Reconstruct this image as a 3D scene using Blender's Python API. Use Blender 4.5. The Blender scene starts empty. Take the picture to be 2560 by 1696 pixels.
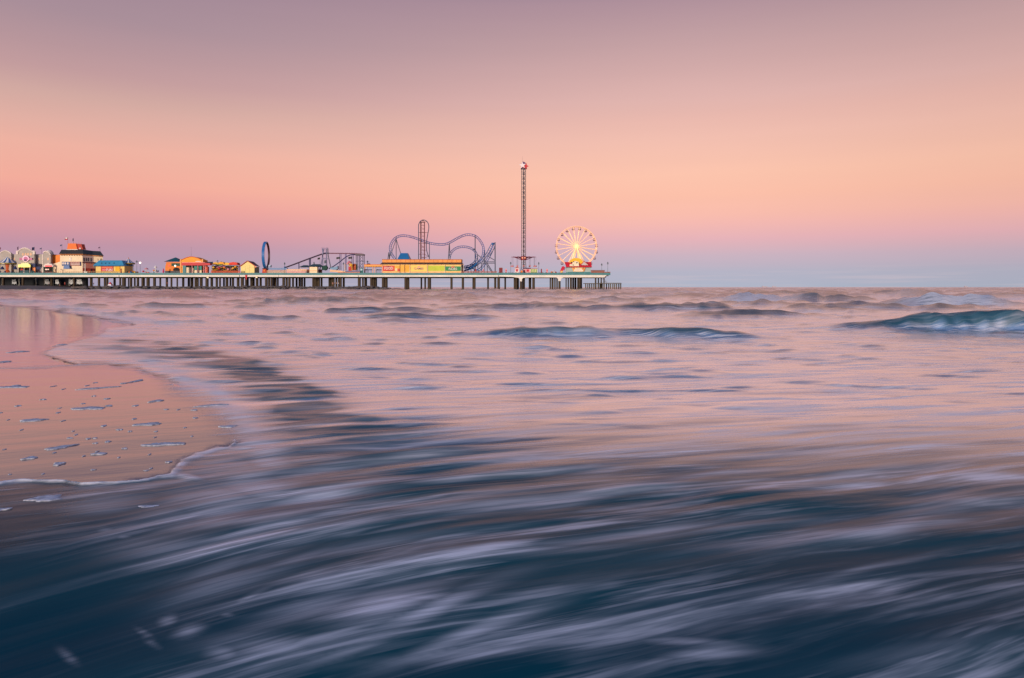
import bpy, bmesh, math, random
import numpy as np
from mathutils import Vector, Matrix
random.seed(7)
C = bpy.context.scene.collection
R = math.radians
# ---------------------------------------------------------------- camera
F = 1760.0            # focal length in photograph pixels (2560 wide)
EYE = 1.3             # eye height above the swash, metres
HZ = 718.0            # horizon row
D0 = 400.0            # distance of the pier's near edge
cam_d = bpy.data.cameras.new('camera'); cam = bpy.data.objects.new('camera', cam_d); C.objects.link(cam)
cam.location = (0, 0, EYE); cam.rotation_euler = (R(90), 0, 0)
cam_d.sensor_width = 36.0; cam_d.lens = 36.0*F/2560.0
cam_d.shift_y = -130.0/2560.0
cam_d.clip_start = 0.1; cam_d.clip_end = 60000
bpy.context.scene.camera = cam
# ---------------------------------------------------------------- light
SUN_EL, SUN_AZ = R(3.5), R(-155.0)        # azimuth from +Y (view direction) towards +X: behind the camera, to the left
sd = bpy.data.lights.new('sun', 'SUN'); so = bpy.data.objects.new('sun', sd); C.objects.link(so)
sd.energy = 3.4; sd.angle = R(10.0); sd.color = (1.0, 0.83, 0.68)
sdir = Vector((math.sin(SUN_AZ)*math.cos(SUN_EL), math.cos(SUN_AZ)*math.cos(SUN_EL), math.sin(SUN_EL)))
so.rotation_euler = sdir.to_track_quat('Z', 'Y').to_euler()
so.location = sdir*300
def lin(v):
    v = v/255.0
    return v/12.92 if v <= .04045 else ((v+.055)/1.055)**2.4
def c3(r, g, b): return (lin(r), lin(g), lin(b), 1.0)
w = bpy.data.worlds.new('World'); bpy.context.scene.world = w; w.use_nodes = True
nt = w.node_tree; nt.nodes.clear()
def N(nt, t, **kw):
    n = nt.nodes.new(t)
    for k, v in kw.items(): setattr(n, k, v)
    return n
def math_node(nt, op, a, b=None, clamp=False):
    n = N(nt, 'ShaderNodeMath', operation=op); n.use_clamp = clamp
    for i, v in enumerate((a, b)):
        if v is None: continue
        if isinstance(v, (int, float)): n.inputs[i].default_value = v
        else: nt.links.new(v, n.inputs[i])
    return n.outputs[0]
tc = N(nt, 'ShaderNodeTexCoord'); sep = N(nt, 'ShaderNodeSeparateXYZ'); nt.links.new(tc.outputs['Generated'], sep.inputs[0])
asn = math_node(nt, 'ARCSINE', sep.outputs['Z'])
deg = math_node(nt, 'DIVIDE', asn, R(90.0), clamp=True)      # 0 horizon .. 1 zenith
sq = math_node(nt, 'POWER', deg, 0.5)
def ramp(stops):
    r = N(nt, 'ShaderNodeValToRGB'); r.color_ramp.interpolation = 'EASE' if 0 else 'LINEAR'
    e = r.color_ramp.elements
    for i, (a, col) in enumerate(stops):
        p = math.sqrt(max(a, 0)/90.0)
        if i < 2: el = e[i]; el.position = p
        else: el = e.new(p)
        el.color = c3(*col)
    nt.links.new(sq, r.inputs[0]); return r.outputs[0]
UP = [(24.5, (134, 118, 142)), (28, (78, 88, 122)), (33, (46, 72, 112)), (42, (44, 78, 126)), (50, (84, 118, 172)), (60, (140, 168, 214)), (90, (168, 192, 232))]
left = ramp([(0, (164, 166, 190)), (1.2, (174, 158, 180)), (2.9, (192, 148, 168)), (4.2, (215, 150, 160)), (5.8, (234, 158, 154)), (7.3, (243, 171, 155)),
             (9.7, (238, 176, 160)), (11.2, (226, 174, 162)), (13, (210, 168, 160)), (14.7, (194, 154, 156)), (18.4, (168, 140, 151)), (22.5, (158, 132, 148))] + UP)
right = ramp([(0, (172, 182, 200)), (1.2, (182, 181, 199)), (2.5, (203, 179, 194)), (3.8, (230, 178, 186)), (5.0, (244, 183, 177)), (5.7, (248, 186, 172)),
             (7.2, (252, 190, 168)), (8.8, (252, 194, 171)), (11.6, (241, 188, 173)), (13.1, (233, 182, 171)), (14.6, (224, 178, 172)), (19, (194, 157, 160)), (21.8, (174, 141, 152))] + UP)
az = math_node(nt, 'ARCTAN2', sep.outputs['X'], sep.outputs['Y'])
azf = N(nt, 'ShaderNodeMapRange'); azf.interpolation_type = 'SMOOTHSTEP'
nt.links.new(az, azf.inputs[0]); azf.inputs[1].default_value = R(-34); azf.inputs[2].default_value = R(14)
mix = N(nt, 'ShaderNodeMix', data_type='RGBA'); nt.links.new(azf.outputs[0], mix.inputs[0])
nt.links.new(left, mix.inputs[6]); nt.links.new(right, mix.inputs[7])
# faint streaky unevenness of the dusk air
mp = N(nt, 'ShaderNodeMapping'); nt.links.new(tc.outputs['Generated'], mp.inputs[0]); mp.inputs['Scale'].default_value = (2.2, 2.2, 30)
nz = N(nt, 'ShaderNodeTexNoise'); nt.links.new(mp.outputs[0], nz.inputs[0]); nz.inputs['Scale'].default_value = 1.6; nz.inputs['Detail'].default_value = 4
mr = N(nt, 'ShaderNodeMapRange'); nt.links.new(nz.outputs[0], mr.inputs[0]); mr.inputs[1].default_value = .3; mr.inputs[2].default_value = .7
mr.inputs[3].default_value = .992; mr.inputs[4].default_value = 1.008
ed = N(nt, 'ShaderNodeMapRange'); ed.interpolation_type = 'SMOOTHSTEP'; nt.links.new(az, ed.inputs[0])
ed.inputs[1].default_value = R(14); ed.inputs[2].default_value = R(40); ed.inputs[3].default_value = 1.0; ed.inputs[4].default_value = .9
vm = N(nt, 'ShaderNodeVectorMath', operation='SCALE'); nt.links.new(mix.outputs[2], vm.inputs[0]); nt.links.new(math_node(nt, 'MULTIPLY', mr.outputs[0], ed.outputs[0]), vm.inputs['Scale'])
# thin pale cloud bars just above the horizon
mp2 = N(nt, 'ShaderNodeMapping'); nt.links.new(tc.outputs['Generated'], mp2.inputs[0]); mp2.inputs['Scale'].default_value = (7, 7, 230)
nz2 = N(nt, 'ShaderNodeTexNoise'); nt.links.new(mp2.outputs[0], nz2.inputs[0]); nz2.inputs['Scale'].default_value = 1.0; nz2.inputs['Detail'].default_value = 5
m2r = N(nt, 'ShaderNodeMapRange'); m2r.interpolation_type = 'SMOOTHSTEP'; nt.links.new(nz2.outputs[0], m2r.inputs[0]); m2r.inputs[1].default_value = .48; m2r.inputs[2].default_value = .72
m3r = N(nt, 'ShaderNodeMapRange'); m3r.interpolation_type = 'SMOOTHSTEP'; nt.links.new(deg, m3r.inputs[0]); m3r.inputs[1].default_value = 2.0/90; m3r.inputs[2].default_value = .7/90
cb = math_node(nt, 'MULTIPLY', m2r.outputs[0], m3r.outputs[0])
cmx = N(nt, 'ShaderNodeMix', data_type='RGBA'); nt.links.new(math_node(nt, 'MULTIPLY', cb, .26), cmx.inputs[0]); nt.links.new(vm.outputs[0], cmx.inputs[6]); cmx.inputs[7].default_value = c3(222, 198, 202)
bg1 = N(nt, 'ShaderNodeBackground'); nt.links.new(cmx.outputs[2], bg1.inputs[0]); bg1.inputs[1].default_value = 0.985
sky = N(nt, 'ShaderNodeTexSky', sky_type='NISHITA'); sky.sun_disc = False; sky.sun_elevation = SUN_EL; sky.sun_rotation = SUN_AZ
sky.dust_density = 3.0
bg2 = N(nt, 'ShaderNodeBackground'); nt.links.new(sky.outputs[0], bg2.inputs[0]); bg2.inputs[1].default_value = 0.012
ad = N(nt, 'ShaderNodeAddShader'); nt.links.new(bg1.outputs[0], ad.inputs[0]); nt.links.new(bg2.outputs[0], ad.inputs[1])
wo = N(nt, 'ShaderNodeOutputWorld'); nt.links.new(ad.outputs[0], wo.inputs[0])
sc = bpy.context.scene
sc.view_settings.view_transform = 'Standard'; sc.view_settings.look = 'None'
sc.view_settings.exposure = 0.0; sc.view_settings.gamma = 1.0; sc.view_settings.use_curve_mapping = False
sc.cycles.use_denoising = True
sc.cycles.max_bounces = 8; sc.cycles.transparent_max_bounces = 16
# ---------------------------------------------------------------- noise in numpy
def hash2(ix, iy, seed):
    h = (ix.astype(np.int64)*374761393 + iy.astype(np.int64)*668265263 + seed*974634777) & 0xffffffff
    h = ((h ^ (h >> 13))*1274126177) & 0xffffffff
    h = h ^ (h >> 16)
    return (h & 0xffff)/65535.0*2*math.pi
def perlin(x, y, seed=0):
    ix = np.floor(x); iy = np.floor(y); fx = x-ix; fy = y-iy
    def g(dx, dy):
        a = hash2(ix+dx, iy+dy, seed); return np.cos(a)*(fx-dx) + np.sin(a)*(fy-dy)
    u = fx*fx*fx*(fx*(fx*6-15)+10); v = fy*fy*fy*(fy*(fy*6-15)+10)
    a = g(0, 0)*(1-u) + g(1, 0)*u; b = g(0, 1)*(1-u) + g(1, 1)*u
    return (a*(1-v) + b*v)*1.5
def fbm(x, y, octaves, seed=0, gain=.5):
    s = 0; a = 1.0
    for k in range(octaves):
        s = s + a*perlin(x*2**k + 17.3*k, y*2**k - 9.1*k, seed+k); a *= gain
    return s
def sstep(a, b, x):
    t = np.clip((x-a)/(b-a), 0, 1); return t*t*(3-2*t)
# ---------------------------------------------------------------- tagging helpers
def tag(o, label=None, cat=None, group=None, kind=None):
    if label: o['label'] = label
    if cat: o['category'] = cat
    if group: o['group'] = group
    if kind: o['kind'] = kind
    return o
# ================================================================ SEA AND SHORE
def seg_dist(px, py, poly):
    """signed distance (positive inside) of points to a polygon given in photograph rows and columns"""
    d = np.full(px.shape, 1e9); inside = np.zeros(px.shape, bool); n = len(poly)
    for i in range(n):
        x0, y0 = poly[i]; x1, y1 = poly[(i+1) % n]
        ex, ey = x1-x0, y1-y0; L = ex*ex+ey*ey
        t = np.clip(((px-x0)*ex + (py-y0)*ey)/L, 0, 1)
        d = np.minimum(d, np.hypot((px-x0-t*ex), (py-y0-t*ey)*2.2))
        if y0 != y1:
            c = ((y0 > py) != (y1 > py)) & (px < (x1-x0)*(py-y0)/(y1-y0)+x0)
            inside ^= c
    return np.where(inside, d, -d)
SAND_A = [(-2500, 924), (60, 922), (150, 916), (260, 912), (340, 922), (400, 945), (455, 978), (505, 1012), (545, 1050), (575, 1085), (590, 1108),
          (572, 1122), (545, 1123), (500, 1138), (462, 1155), (440, 1178), (428, 1192), (395, 1196), (372, 1203), (300, 1210), (205, 1213), (160, 1206), (100, 1205), (60, 1202), (0, 1210), (-300, 1216), (-2500, 1240)]
SAND_B = [(-2500, 763), (0, 764), (90, 770), (170, 782), (260, 796), (325, 806), (335, 812), (270, 822), (250, 838), (200, 852), (150, 866), (105, 884), (160, 900), (200, 914), (100, 919), (0, 921), (-2500, 925)]
def field(px, py, wx, wy):
    """film = opacity of the water over the sand (0 bare wet sand, 1 deep water)"""
    wob = 10*perlin(wx*1.1, wy*.8, 5) + 5*perlin(wx*3.1, wy*2.0, 6)
    wobs = 3.0*perlin(px/55., py/22., 9) + 1.6*perlin(px/17., py/9., 19)
    a = seg_dist(px, py, SAND_A); b = seg_dist(px, py, SAND_B)
    soft = np.where(py > 1105, 5.0, 55.0) * np.where(px < 330, np.where((py > 1105), .8, .35), 1)
    soft = np.where(py > 1105, 4.0, soft)
    up = sstep(1085, 1120, py)
    wa = a + wob*(1-up) + wobs*up
    softa = 26 + 60*sstep(925, 1000, py); softa = softa*(1-up) + 3.0*up; softa = np.where((py < 935) & (px < 200), 9, softa)
    fa = 1 - sstep(-softa*1.0, softa*.9, wa)
    fb = 1 - sstep(-9, 12, b + wob*.5)
    film = np.minimum(fa, fb)
    # shallow run-out nearest the camera on the left: the sand still shows through thin water
    shallow = .62 + .38*sstep(1200, 1370, py + .55*(px-150) + 40*perlin(wx*1.3, wy*1.3, 11))
    shallow = np.where(py > 1180, shallow, 1.0)
    edge = sstep(1180, 1215, py)
    film = film*(1-edge) + film*np.minimum(1, shallow)*edge
    return film
# --- hand placed breakers: px centre, half width px, crest row, base row, skew (rows per px along the crest), steepness
BREAKERS = [(1400, 210, 819, 848, .004, 1.0), (1640, 260, 822, 850, .028, 1.0), (2100, 420, 853, 869, .035, 1.5), (1230, 120, 820, 830, .0, 1.2),
            (2480, 330, 789, 834, .006, 1.0), (2250, 110, 806, 832, -.03, 1.2), (2045, 110, 735, 756, .0, .9), (2265, 180, 726, 742, .01, 1.0),
            (2390, 170, 742, 769, .0, 1.0), (1890, 100, 736, 755.5, 0, 1.0), (2350, 220, 768, 780, -.01, .9), (2150, 120, 757, 768, .0, 1.2), (1960, 190, 760, 770, 0, 1.3), (1560, 170, 766, 776, 0, 1.3), (1820, 170, 786, 804, -.01, 1.3), (1690, 190, 768, 779, .0, 1.3), (1340, 260, 762, 779, .0, 1.6),
            (800, 150, 744, 762, .0, 1.6), (930, 120, 737, 748, .0, 1.6), (560, 110, 801, 817, .0, 2.4), (990, 60, 886, 898, .0, 1.2),
            (2080, 120, 772, 786, .01, 1.6), (2480, 170, 736, 744, .0, 1.2), (1250, 90, 796, 803, .0, 1.6), (1560, 130, 750, 757, .0, 1.6),
            (1750, 110, 738, 744, .0, 1.6), (400, 130, 741, 750, .0, 2), (1140, 110, 741, 748, .0, 1.8), (700, 60, 776, 783, 0, 1.6), (2030, 200, 938, 950, .02, 2.0), (1800, 140, 1025, 1036, .0, 1.6)]
# --- foam and clear patches: px, py, half length, half thickness, slope (rows per column, up to the right is negative), strength
FOAM = [(240, 1262, 120, 24, -.08, .34), (420, 1370, 150, 30, -.2, .36), (600, 1460, 160, 30, -.3, .42), (760, 1540, 150, 26, -.35, .45), (1250, 1190, 330, 7, -.09, .6), (1650, 1130, 330, 6, -.05, .6), (2050, 1130, 330, 7, -.06, .55), (1750, 1195, 300, 8, -.1, .5), (2350, 1085, 220, 6, -.02, .5), (1050, 990, 300, 4, .0, .45), (1500, 985, 320, 4, .0, .5), (1950, 1015, 320, 5, .02, .5), (2350, 960, 250, 5, .02, .45), (1300, 945, 260, 4, .0, .45), (1700, 890, 300, 4, 0, .45), (2200, 905, 280, 4, .02, .45), (1050, 900, 260, 4, 0, .4),
        (400, 918, 90, 13, .25, .75), (470, 952, 90, 20, .4, .75), (540, 995, 80, 28, .5, .75), (600, 1050, 60, 38, .5, .7), (640, 1120, 80, 44, .2, .7), (640, 1200, 110, 40, -.1, .62), (560, 1260, 140, 38, -.25, .5), (430, 1300, 130, 30, -.15, .35), (760, 1180, 160, 12, -.1, .5), (880, 1215, 200, 9, -.12, .55), (1150, 1085, 260, 5, -.05, .5), (1300, 1045, 300, 5, -.04, .5), (900, 1020, 180, 5, -.02, .4), (1050, 1110, 260, 5, -.08, .5),
        (760, 1250, 200, 18, -.14, .55), (820, 1330, 200, 16, -.2, .5), (640, 1340, 120, 26, -.25, .42), (560, 1420, 100, 20, -.3, .36), (740, 1400, 110, 13, -.3, .45),
        (60, 757, 120, 5, .05, 1.0), (200, 776, 110, 5, .10, 1.0), (330, 798, 90, 5, .12, 1.1), (400, 810, 80, 5, .05, .9), (280, 838, 80, 6, -.02, .8), (140, 867, 60, 6, -.05, .6), (60, 921, 200, 5, -.01, .35),
        (2000, 749, 60, 4, 0, .6), (2250, 741, 80, 5, 0, .5), (2520, 750, 80, 6, 0, .8), (1150, 736, 90, 3, 0, .5), (850, 733, 120, 3, 0, .6), (1450, 733, 80, 3, 0, .5), (1700, 732, 90, 3, 0, .5), (2480, 834, 60, 2.5, .0, .2), (2385, 768, 150, 3.6, .0, 1.3), (1890, 754.5, 100, 2.4, 0, 1.3), (1500, 846, 160, 5, .02, .6), (1640, 850, 130, 5, .03, .6), (1250, 832, 120, 3, 0, .5), 
        (420, 1558, 24, 11, -.15, .55), (474, 1588, 36, 16, -.2, .5), (556, 1647, 42, 19, 0, .62), (567, 1546, 18, 5, -.1, .5), (265, 1330, 26, 7, -.1, .4), (308, 1346, 20, 5, -.1, .4), (360, 1586, 22, 8, .5, .25), (170, 1640, 22, 12, .6, .22), (380, 1615, 20, 7, .5, .2),
        
        (1560, 846, 90, 6, .1, .3),
        (1420, 744, 150, 4, .02, .6), (1620, 742, 70, 3, 0, .5), (620, 730, 90, 4, 0, .5), (300, 728, 110, 3, 0, .5),
        (330, 806, 110, 5, .09, .9), (230, 790, 110, 4, .12, .75), (430, 815, 80, 6, .0, .5), (300, 826, 60, 3, -.02, .7), (170, 775, 100, 4, .07, .5), (60, 757, 110, 4, .04, .6),
        (240, 868, 90, 11, .0, .55), (330, 880, 120, 9, .06, .45), (210, 889, 90, 4, -.02, .45), (500, 960, 90, 16, .45, .45), (600, 1030, 60, 28, .4, .35), (430, 905, 110, 10, .16, .45),
        (640, 1140, 90, 50, .0, .28), (560, 1200, 130, 40, -.15, .35), (480, 1260, 120, 26, -.2, .30), (700, 1090, 120, 8, -.05, .3),
        (980, 1150, 330, 7, -.11, .45), (1420, 1130, 420, 9, -.07, .5), (1900, 1090, 420, 8, -.09, .5), (1360, 1078, 300, 6, -.07, .4), (2350, 1030, 260, 8, .04, .45),
        (2500, 1195, 120, 15, .02, .75), (2100, 1190, 300, 14, -.13, .5), (1400, 1245, 420, 17, -.12, .42), (1050, 1265, 340, 18, -.11, .42), (700, 1290, 160, 15, -.12, .35),
        (1700, 1330, 350, 15, -.10, .36), (1260, 1390, 250, 11, -.08, .52), (1100, 1405, 180, 6, -.10, .4), (2150, 1330, 330, 26, -.13, .48), (2430, 1260, 200, 24, -.10, .42),
        (900, 1370, 250, 14, -.18, .30), (640, 1400, 120, 20, -.25, .3), (780, 1440, 110, 12, -.28, .3), (620, 1505, 50, 9, -.45, .35),
        (930, 1515, 140, 34, -.28, .85), (1020, 1500, 100, 9, -.1, .85), (1000, 1560, 210, 26, -.38, .75), (940, 1600, 200, 16, -.42, .7), (1180, 1590, 230, 20, -.36, .6), (700, 1640, 150, 34, .0, .6), (1130, 1640, 220, 16, -.1, .5), (850, 1470, 120, 10, -.25, .5),
        (1850, 1500, 280, 16, -.20, .40), (2120, 1440, 220, 9, -.22, .34), (1780, 1645, 110, 14, .0, .42), (1700, 1610, 180, 10, .1, .26), (2300, 1640, 260, 24, -.18, .2), (2420, 1430, 220, 8, -.1, .22),
        (1900, 960, 420, 7, .03, .35), (1600, 935, 380, 6, .02, .40), (2250, 985, 330, 6, .05, .32), (1400, 880, 420, 7, .01, .30), (1250, 905, 380, 6, .01, .28), (2380, 915, 250, 6, .02, .25), (1880, 905, 300, 6, .02, .3)]
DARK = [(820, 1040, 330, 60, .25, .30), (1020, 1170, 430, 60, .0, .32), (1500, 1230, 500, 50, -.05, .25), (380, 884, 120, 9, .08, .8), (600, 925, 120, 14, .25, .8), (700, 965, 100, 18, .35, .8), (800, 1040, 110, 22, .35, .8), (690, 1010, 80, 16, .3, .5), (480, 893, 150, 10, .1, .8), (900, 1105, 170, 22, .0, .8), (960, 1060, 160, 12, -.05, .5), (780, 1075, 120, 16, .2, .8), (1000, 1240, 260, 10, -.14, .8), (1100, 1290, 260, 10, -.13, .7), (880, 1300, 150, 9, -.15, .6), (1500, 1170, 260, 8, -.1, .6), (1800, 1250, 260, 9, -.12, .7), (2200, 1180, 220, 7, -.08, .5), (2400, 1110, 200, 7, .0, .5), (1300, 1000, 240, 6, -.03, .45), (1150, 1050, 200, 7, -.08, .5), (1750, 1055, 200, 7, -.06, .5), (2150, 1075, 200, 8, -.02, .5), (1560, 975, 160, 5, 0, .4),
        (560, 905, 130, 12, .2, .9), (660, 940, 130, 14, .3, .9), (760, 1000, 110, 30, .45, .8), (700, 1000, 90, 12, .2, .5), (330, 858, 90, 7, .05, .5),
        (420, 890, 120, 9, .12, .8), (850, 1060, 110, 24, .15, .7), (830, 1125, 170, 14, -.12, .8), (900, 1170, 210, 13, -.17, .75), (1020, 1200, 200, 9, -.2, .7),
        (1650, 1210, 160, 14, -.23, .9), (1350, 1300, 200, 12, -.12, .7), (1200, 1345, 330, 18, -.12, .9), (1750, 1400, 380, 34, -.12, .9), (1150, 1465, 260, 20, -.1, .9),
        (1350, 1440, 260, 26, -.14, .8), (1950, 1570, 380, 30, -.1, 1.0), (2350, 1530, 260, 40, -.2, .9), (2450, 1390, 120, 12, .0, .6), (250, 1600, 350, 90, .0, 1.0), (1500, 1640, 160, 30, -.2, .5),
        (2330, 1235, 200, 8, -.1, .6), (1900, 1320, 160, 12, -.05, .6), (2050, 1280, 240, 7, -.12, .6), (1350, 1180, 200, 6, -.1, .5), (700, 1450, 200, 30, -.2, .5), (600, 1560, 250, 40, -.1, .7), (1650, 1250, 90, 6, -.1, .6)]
def patches(px, py, items, wx, wy):
    out = np.zeros(px.shape)
    q_ = np.clip(12/np.maximum(wy, 1), .02, 1); wb = perlin(wx*1.7*q_, wy*.9*q_, 31); wc = perlin(wx*.8*q_+9, wy*3.5*q_, 33)
    for (x0, y0, a, b, s, k) in items:
        dx = px-x0; dy = (py-y0) - s*dx
        dy = dy + b*.9*wb
        q = (dx/a)**2 + (dy/b)**2
        out = np.maximum(out, k*np.exp(-q*1.1)*(1+.5*wc)) if k > 0 else out
    return out
def breakers_z(x, y, px, py):
    z = np.zeros(x.shape)
    w1 = .25*perlin(x*.35, y*.1, 3) + .22*perlin(x*1.1, y*.3, 13) + .10*perlin(x*3.1, y*.8, 14); w2 = 1 + .25*perlin(x*.5, y*.05, 8) + .16*perlin(x*1.6, y*.4, 18)
    for (x0, hw, yc, yb, sk, st) in BREAKERS:
        db = EYE*F/(yb-HZ)
        wd = min(.055*db, 2.2)*st if db < 30 else min(.045*db, 2.6)*st
        dc = db + wd
        H = (EYE - (yc-HZ)*dc/F)*1.08
        xw = (x0-1280)/F*dc; L = hw/F*dc
        # crest runs along x; rows per px turned into metres of depth
        slope = -sk*dc*dc/(EYE*F)*F/dc
        u = (x-xw)/L
        yy = y - (dc + slope*(x-xw) + wd*w1)
        env = np.exp(-np.abs(u)**2.6*1.1)*w2
        t = yy/wd
        prof = np.where(t < 0, np.exp(-(t/.50)**2), np.exp(-(t/1.5)**2))
        z = np.maximum(z, H*env*prof)
    return z
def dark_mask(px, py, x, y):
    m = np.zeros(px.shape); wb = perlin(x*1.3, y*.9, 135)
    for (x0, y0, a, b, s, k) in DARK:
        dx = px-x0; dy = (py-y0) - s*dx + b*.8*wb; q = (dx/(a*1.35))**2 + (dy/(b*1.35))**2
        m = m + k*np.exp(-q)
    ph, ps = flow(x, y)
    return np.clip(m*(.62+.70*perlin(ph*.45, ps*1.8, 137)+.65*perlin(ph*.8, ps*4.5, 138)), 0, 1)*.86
def threads(x, y, D):
    """combed cross-ripples whose faces turned to the camera go dark"""
    phi, psi = flow(x, y)
    D = D + (.22+.60*np.clip(perlin(x*.35, y*.6, 151)+.1, 0, 1))*sstep(2.8, 4.2, y)*(1-sstep(10, 20, y))
    f = np.clip(16/np.maximum(y, 3.), 1.4, 5.)
    a = .062/f
    big = perlin(phi*.8, psi*3.4, 152)*.022 + perlin(phi*1.1, psi*7, 153)*.008
    wide = perlin(phi*.6, psi*2.2, 154)*.024 + perlin(phi*.9, psi*4.2, 155)*.014
    w_ = sstep(5.5, 9, y)
    return (D+.14*np.exp(-((y-3.6)/1.0)**2)*sstep(-2.2, -.6, x))*(big*(1-w_*.5) + wide*w_)*sstep(1.6, 3.0, y)
def flow(x, y):
    xm = np.minimum(x, 0)
    g = .42*x*np.exp(-(y/11.)**2) - .20*np.minimum(xm*xm, 5.0)*np.exp(-(y/4.2)**2)
    psi = y - g
    phi = x + .35*y
    return phi, psi
def chop(x, y):
    phi, psi = flow(x, y)
    near = np.exp(-(y/9.)**2)
    z = near*(.009*fbm(phi*.55, psi*1.6, 2, 41) + .002*perlin(phi*1.1, psi*5, 51))
    mid = sstep(3.5, 12, y)
    z = z + mid*.020*fbm(x*.45, y*.9, 3, 61)*np.minimum(1, 12/np.maximum(y, 1)+.4)
    m2 = sstep(5, 9, y)*(1-sstep(60, 120, y))
    z = z + m2*.095*np.clip(perlin(x*.62, y*2.3+.3*x, 65)*.75 + .35*perlin(x*1.5, y*5.2, 66) - .22, 0, 1)*np.clip(y/14., .35, 1.2)
    m3 = sstep(17, 30, y)*(1-sstep(260, 500, y))
    z = z + m3*.50*np.clip(perlin(x*.075, y*.34+.03*x, 67)*.75 + .4*perlin(x*.34, y*.9, 68) + .15*perlin(x*1.1, y*2., 168) - .16, 0, 1)
    m4 = sstep(60, 110, y)*(1-sstep(900, 1600, y))
    z = z + m4*(.85*np.clip(perlin(x*.07, y*.085, 69)*.8 + .4*perlin(x*.2, y*.2, 70) - .12, 0, 1) + .16*perlin(x*.33, y*.3, 72))
    z = z + sstep(28, 50, y)*(1-sstep(120, 200, y))*.34*np.clip(perlin(x*.28, y*.4, 73) + .4*perlin(x*.8, y*.9, 74) - .15, 0, 1)
    far = sstep(16, 50, y)
    z = z + far*.085*fbm(x*.16, y*.30, 3, 71)
    z = z + sstep(60, 160, y)*.16*fbm(x*.055, y*.11, 2, 81)
    return z*np.exp(-(np.maximum(y-900, 0)/2500.)**2)
def make_grid(rows, cols):
    X = rows[:, None]*cols[None, :]; Y = np.repeat(rows[:, None], len(cols), 1)
    return X, Y
def grid_mesh(name, X, Y, Z, attrs, keep=None, uv=None):
    nr, nc = X.shape
    co = np.stack([X, Y, Z], -1).reshape(-1, 3).astype(np.float32)
    idx = np.arange(nr*nc).reshape(nr, nc)
    q = np.stack([idx[:-1, :-1], idx[:-1, 1:], idx[1:, 1:], idx[1:, :-1]], -1).reshape(-1, 4)
    if keep is not None:
        k = keep.reshape(-1); q = q[k[q].any(1)]
        used = np.zeros(nr*nc, bool); used[q.ravel()] = True
        remap = np.cumsum(used)-1; co = co[used]; q = remap[q]
        attrs = {a: v.reshape(-1)[used] for a, v in attrs.items()}
        if uv is not None: uv = [u.reshape(-1)[used] for u in uv]
    else:
        attrs = {a: v.reshape(-1) for a, v in attrs.items()}
        if uv is not None: uv = [u.reshape(-1) for u in uv]
    me = bpy.data.meshes.new(name)
    me.vertices.add(len(co)); me.vertices.foreach_set('co', co.ravel())
    me.loops.add(len(q)*4); me.loops.foreach_set('vertex_index', q.ravel().astype(np.int32))
    me.polygons.add(len(q)); me.polygons.foreach_set('loop_start', np.arange(len(q), dtype=np.int32)*4)
    me.polygons.foreach_set('use_smooth', np.ones(len(q), bool))
    me.update(calc_edges=True)
    for a, v in attrs.items():
        at = me.attributes.new(a, 'FLOAT', 'POINT'); at.data.foreach_set('value', v.astype(np.float32))
    if uv is not None:
        at = me.attributes.new('flow', 'FLOAT_VECTOR', 'POINT')
        at.data.foreach_set('vector', np.stack([uv[0], uv[1], np.zeros_like(uv[0])], -1).astype(np.float32).ravel())
    o = bpy.data.objects.new(name, me); C.objects.link(o); return o
# rows: even steps in picture rows near, stretched towards the horizon
r_py = np.concatenate([np.linspace(2600, 1500, 130, endpoint=False), np.linspace(1500, 740, 560, endpoint=False), 718 + 22*np.geomspace(1, .012, 170)])
rows = EYE*F/(r_py-HZ); rows = np.append(rows, [14000, 30000.])
cols = np.sinh(np.linspace(-1.35, 1.35, 860))*.95
X, Y = make_grid(rows, cols)
PX = 1280 + F*X/Y; PY = HZ + EYE*F/Y
film = field(PX, PY, X, Y)
foam = patches(PX, PY, FOAM, X, Y)
dark = dark_mask(PX, PY, X, Y)
# lace of foam where the swash meets the sand
edge_a = np.abs(seg_dist(PX, PY, SAND_A) + 3.0*perlin(PX/55., PY/22., 9) + 1.6*perlin(PX/17., PY/9., 19))
ln = np.where(PY > 1100, 1, 0)*np.where(PX < 605, 1, 0)
wth = 4.5 + 10*sstep(380, 450, PX)*(1-sstep(500, 600, PX)) + 2.5*perlin(PX/40., PY/40., 77)
lace = ln*np.exp(-(edge_a/np.maximum(wth, 2.5))**2)
lace = np.maximum(lace, np.exp(-((PX-470)/38.)**2 - ((PY-1196-.12*(PX-470))/7.)**2))
lace = np.maximum(lace, .8*np.exp(-((PX-610)/55.)**2 - ((PY-1123)/3.5)**2))
foam = np.clip(np.maximum(foam, .95*lace), 0, 1.2)
film = np.maximum(film, np.clip(lace*1.5, 0, 1))
bz = breakers_z(X, Y, PX, PY)
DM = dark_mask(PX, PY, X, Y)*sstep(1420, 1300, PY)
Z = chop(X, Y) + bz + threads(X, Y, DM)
calm = np.clip(film, 0, 1)
Z = Z*np.where(PX < 900, calm**4, 1) + .0006 + .007*sstep(.6, 1, film) + .008*np.clip(lace, 0, 1)
Z[-2:] = 0
Zs = Z
phi, psi = flow(X, Y)
keep = film > .004
bz = breakers_z(X, Y, PX, PY)
wave = np.clip(np.maximum(sstep(.05, .22, bz), sstep(.07, .20, chop(X, Y))*sstep(10, 20, Y)), 0, 1)
milk = .58*sstep(3.6, 8, Y)*(1-.6*sstep(12, 40, Y)) + .05*sstep(3.2, 5, Y)
rip = .085 + .16*sstep(2.6, 4.5, Y)*(1-sstep(6, 12, Y)) + .06*sstep(14, 40, Y)
rip = rip*(1 - .55*sstep(900, 300, PX)*sstep(1300, 1450, PY))
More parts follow.
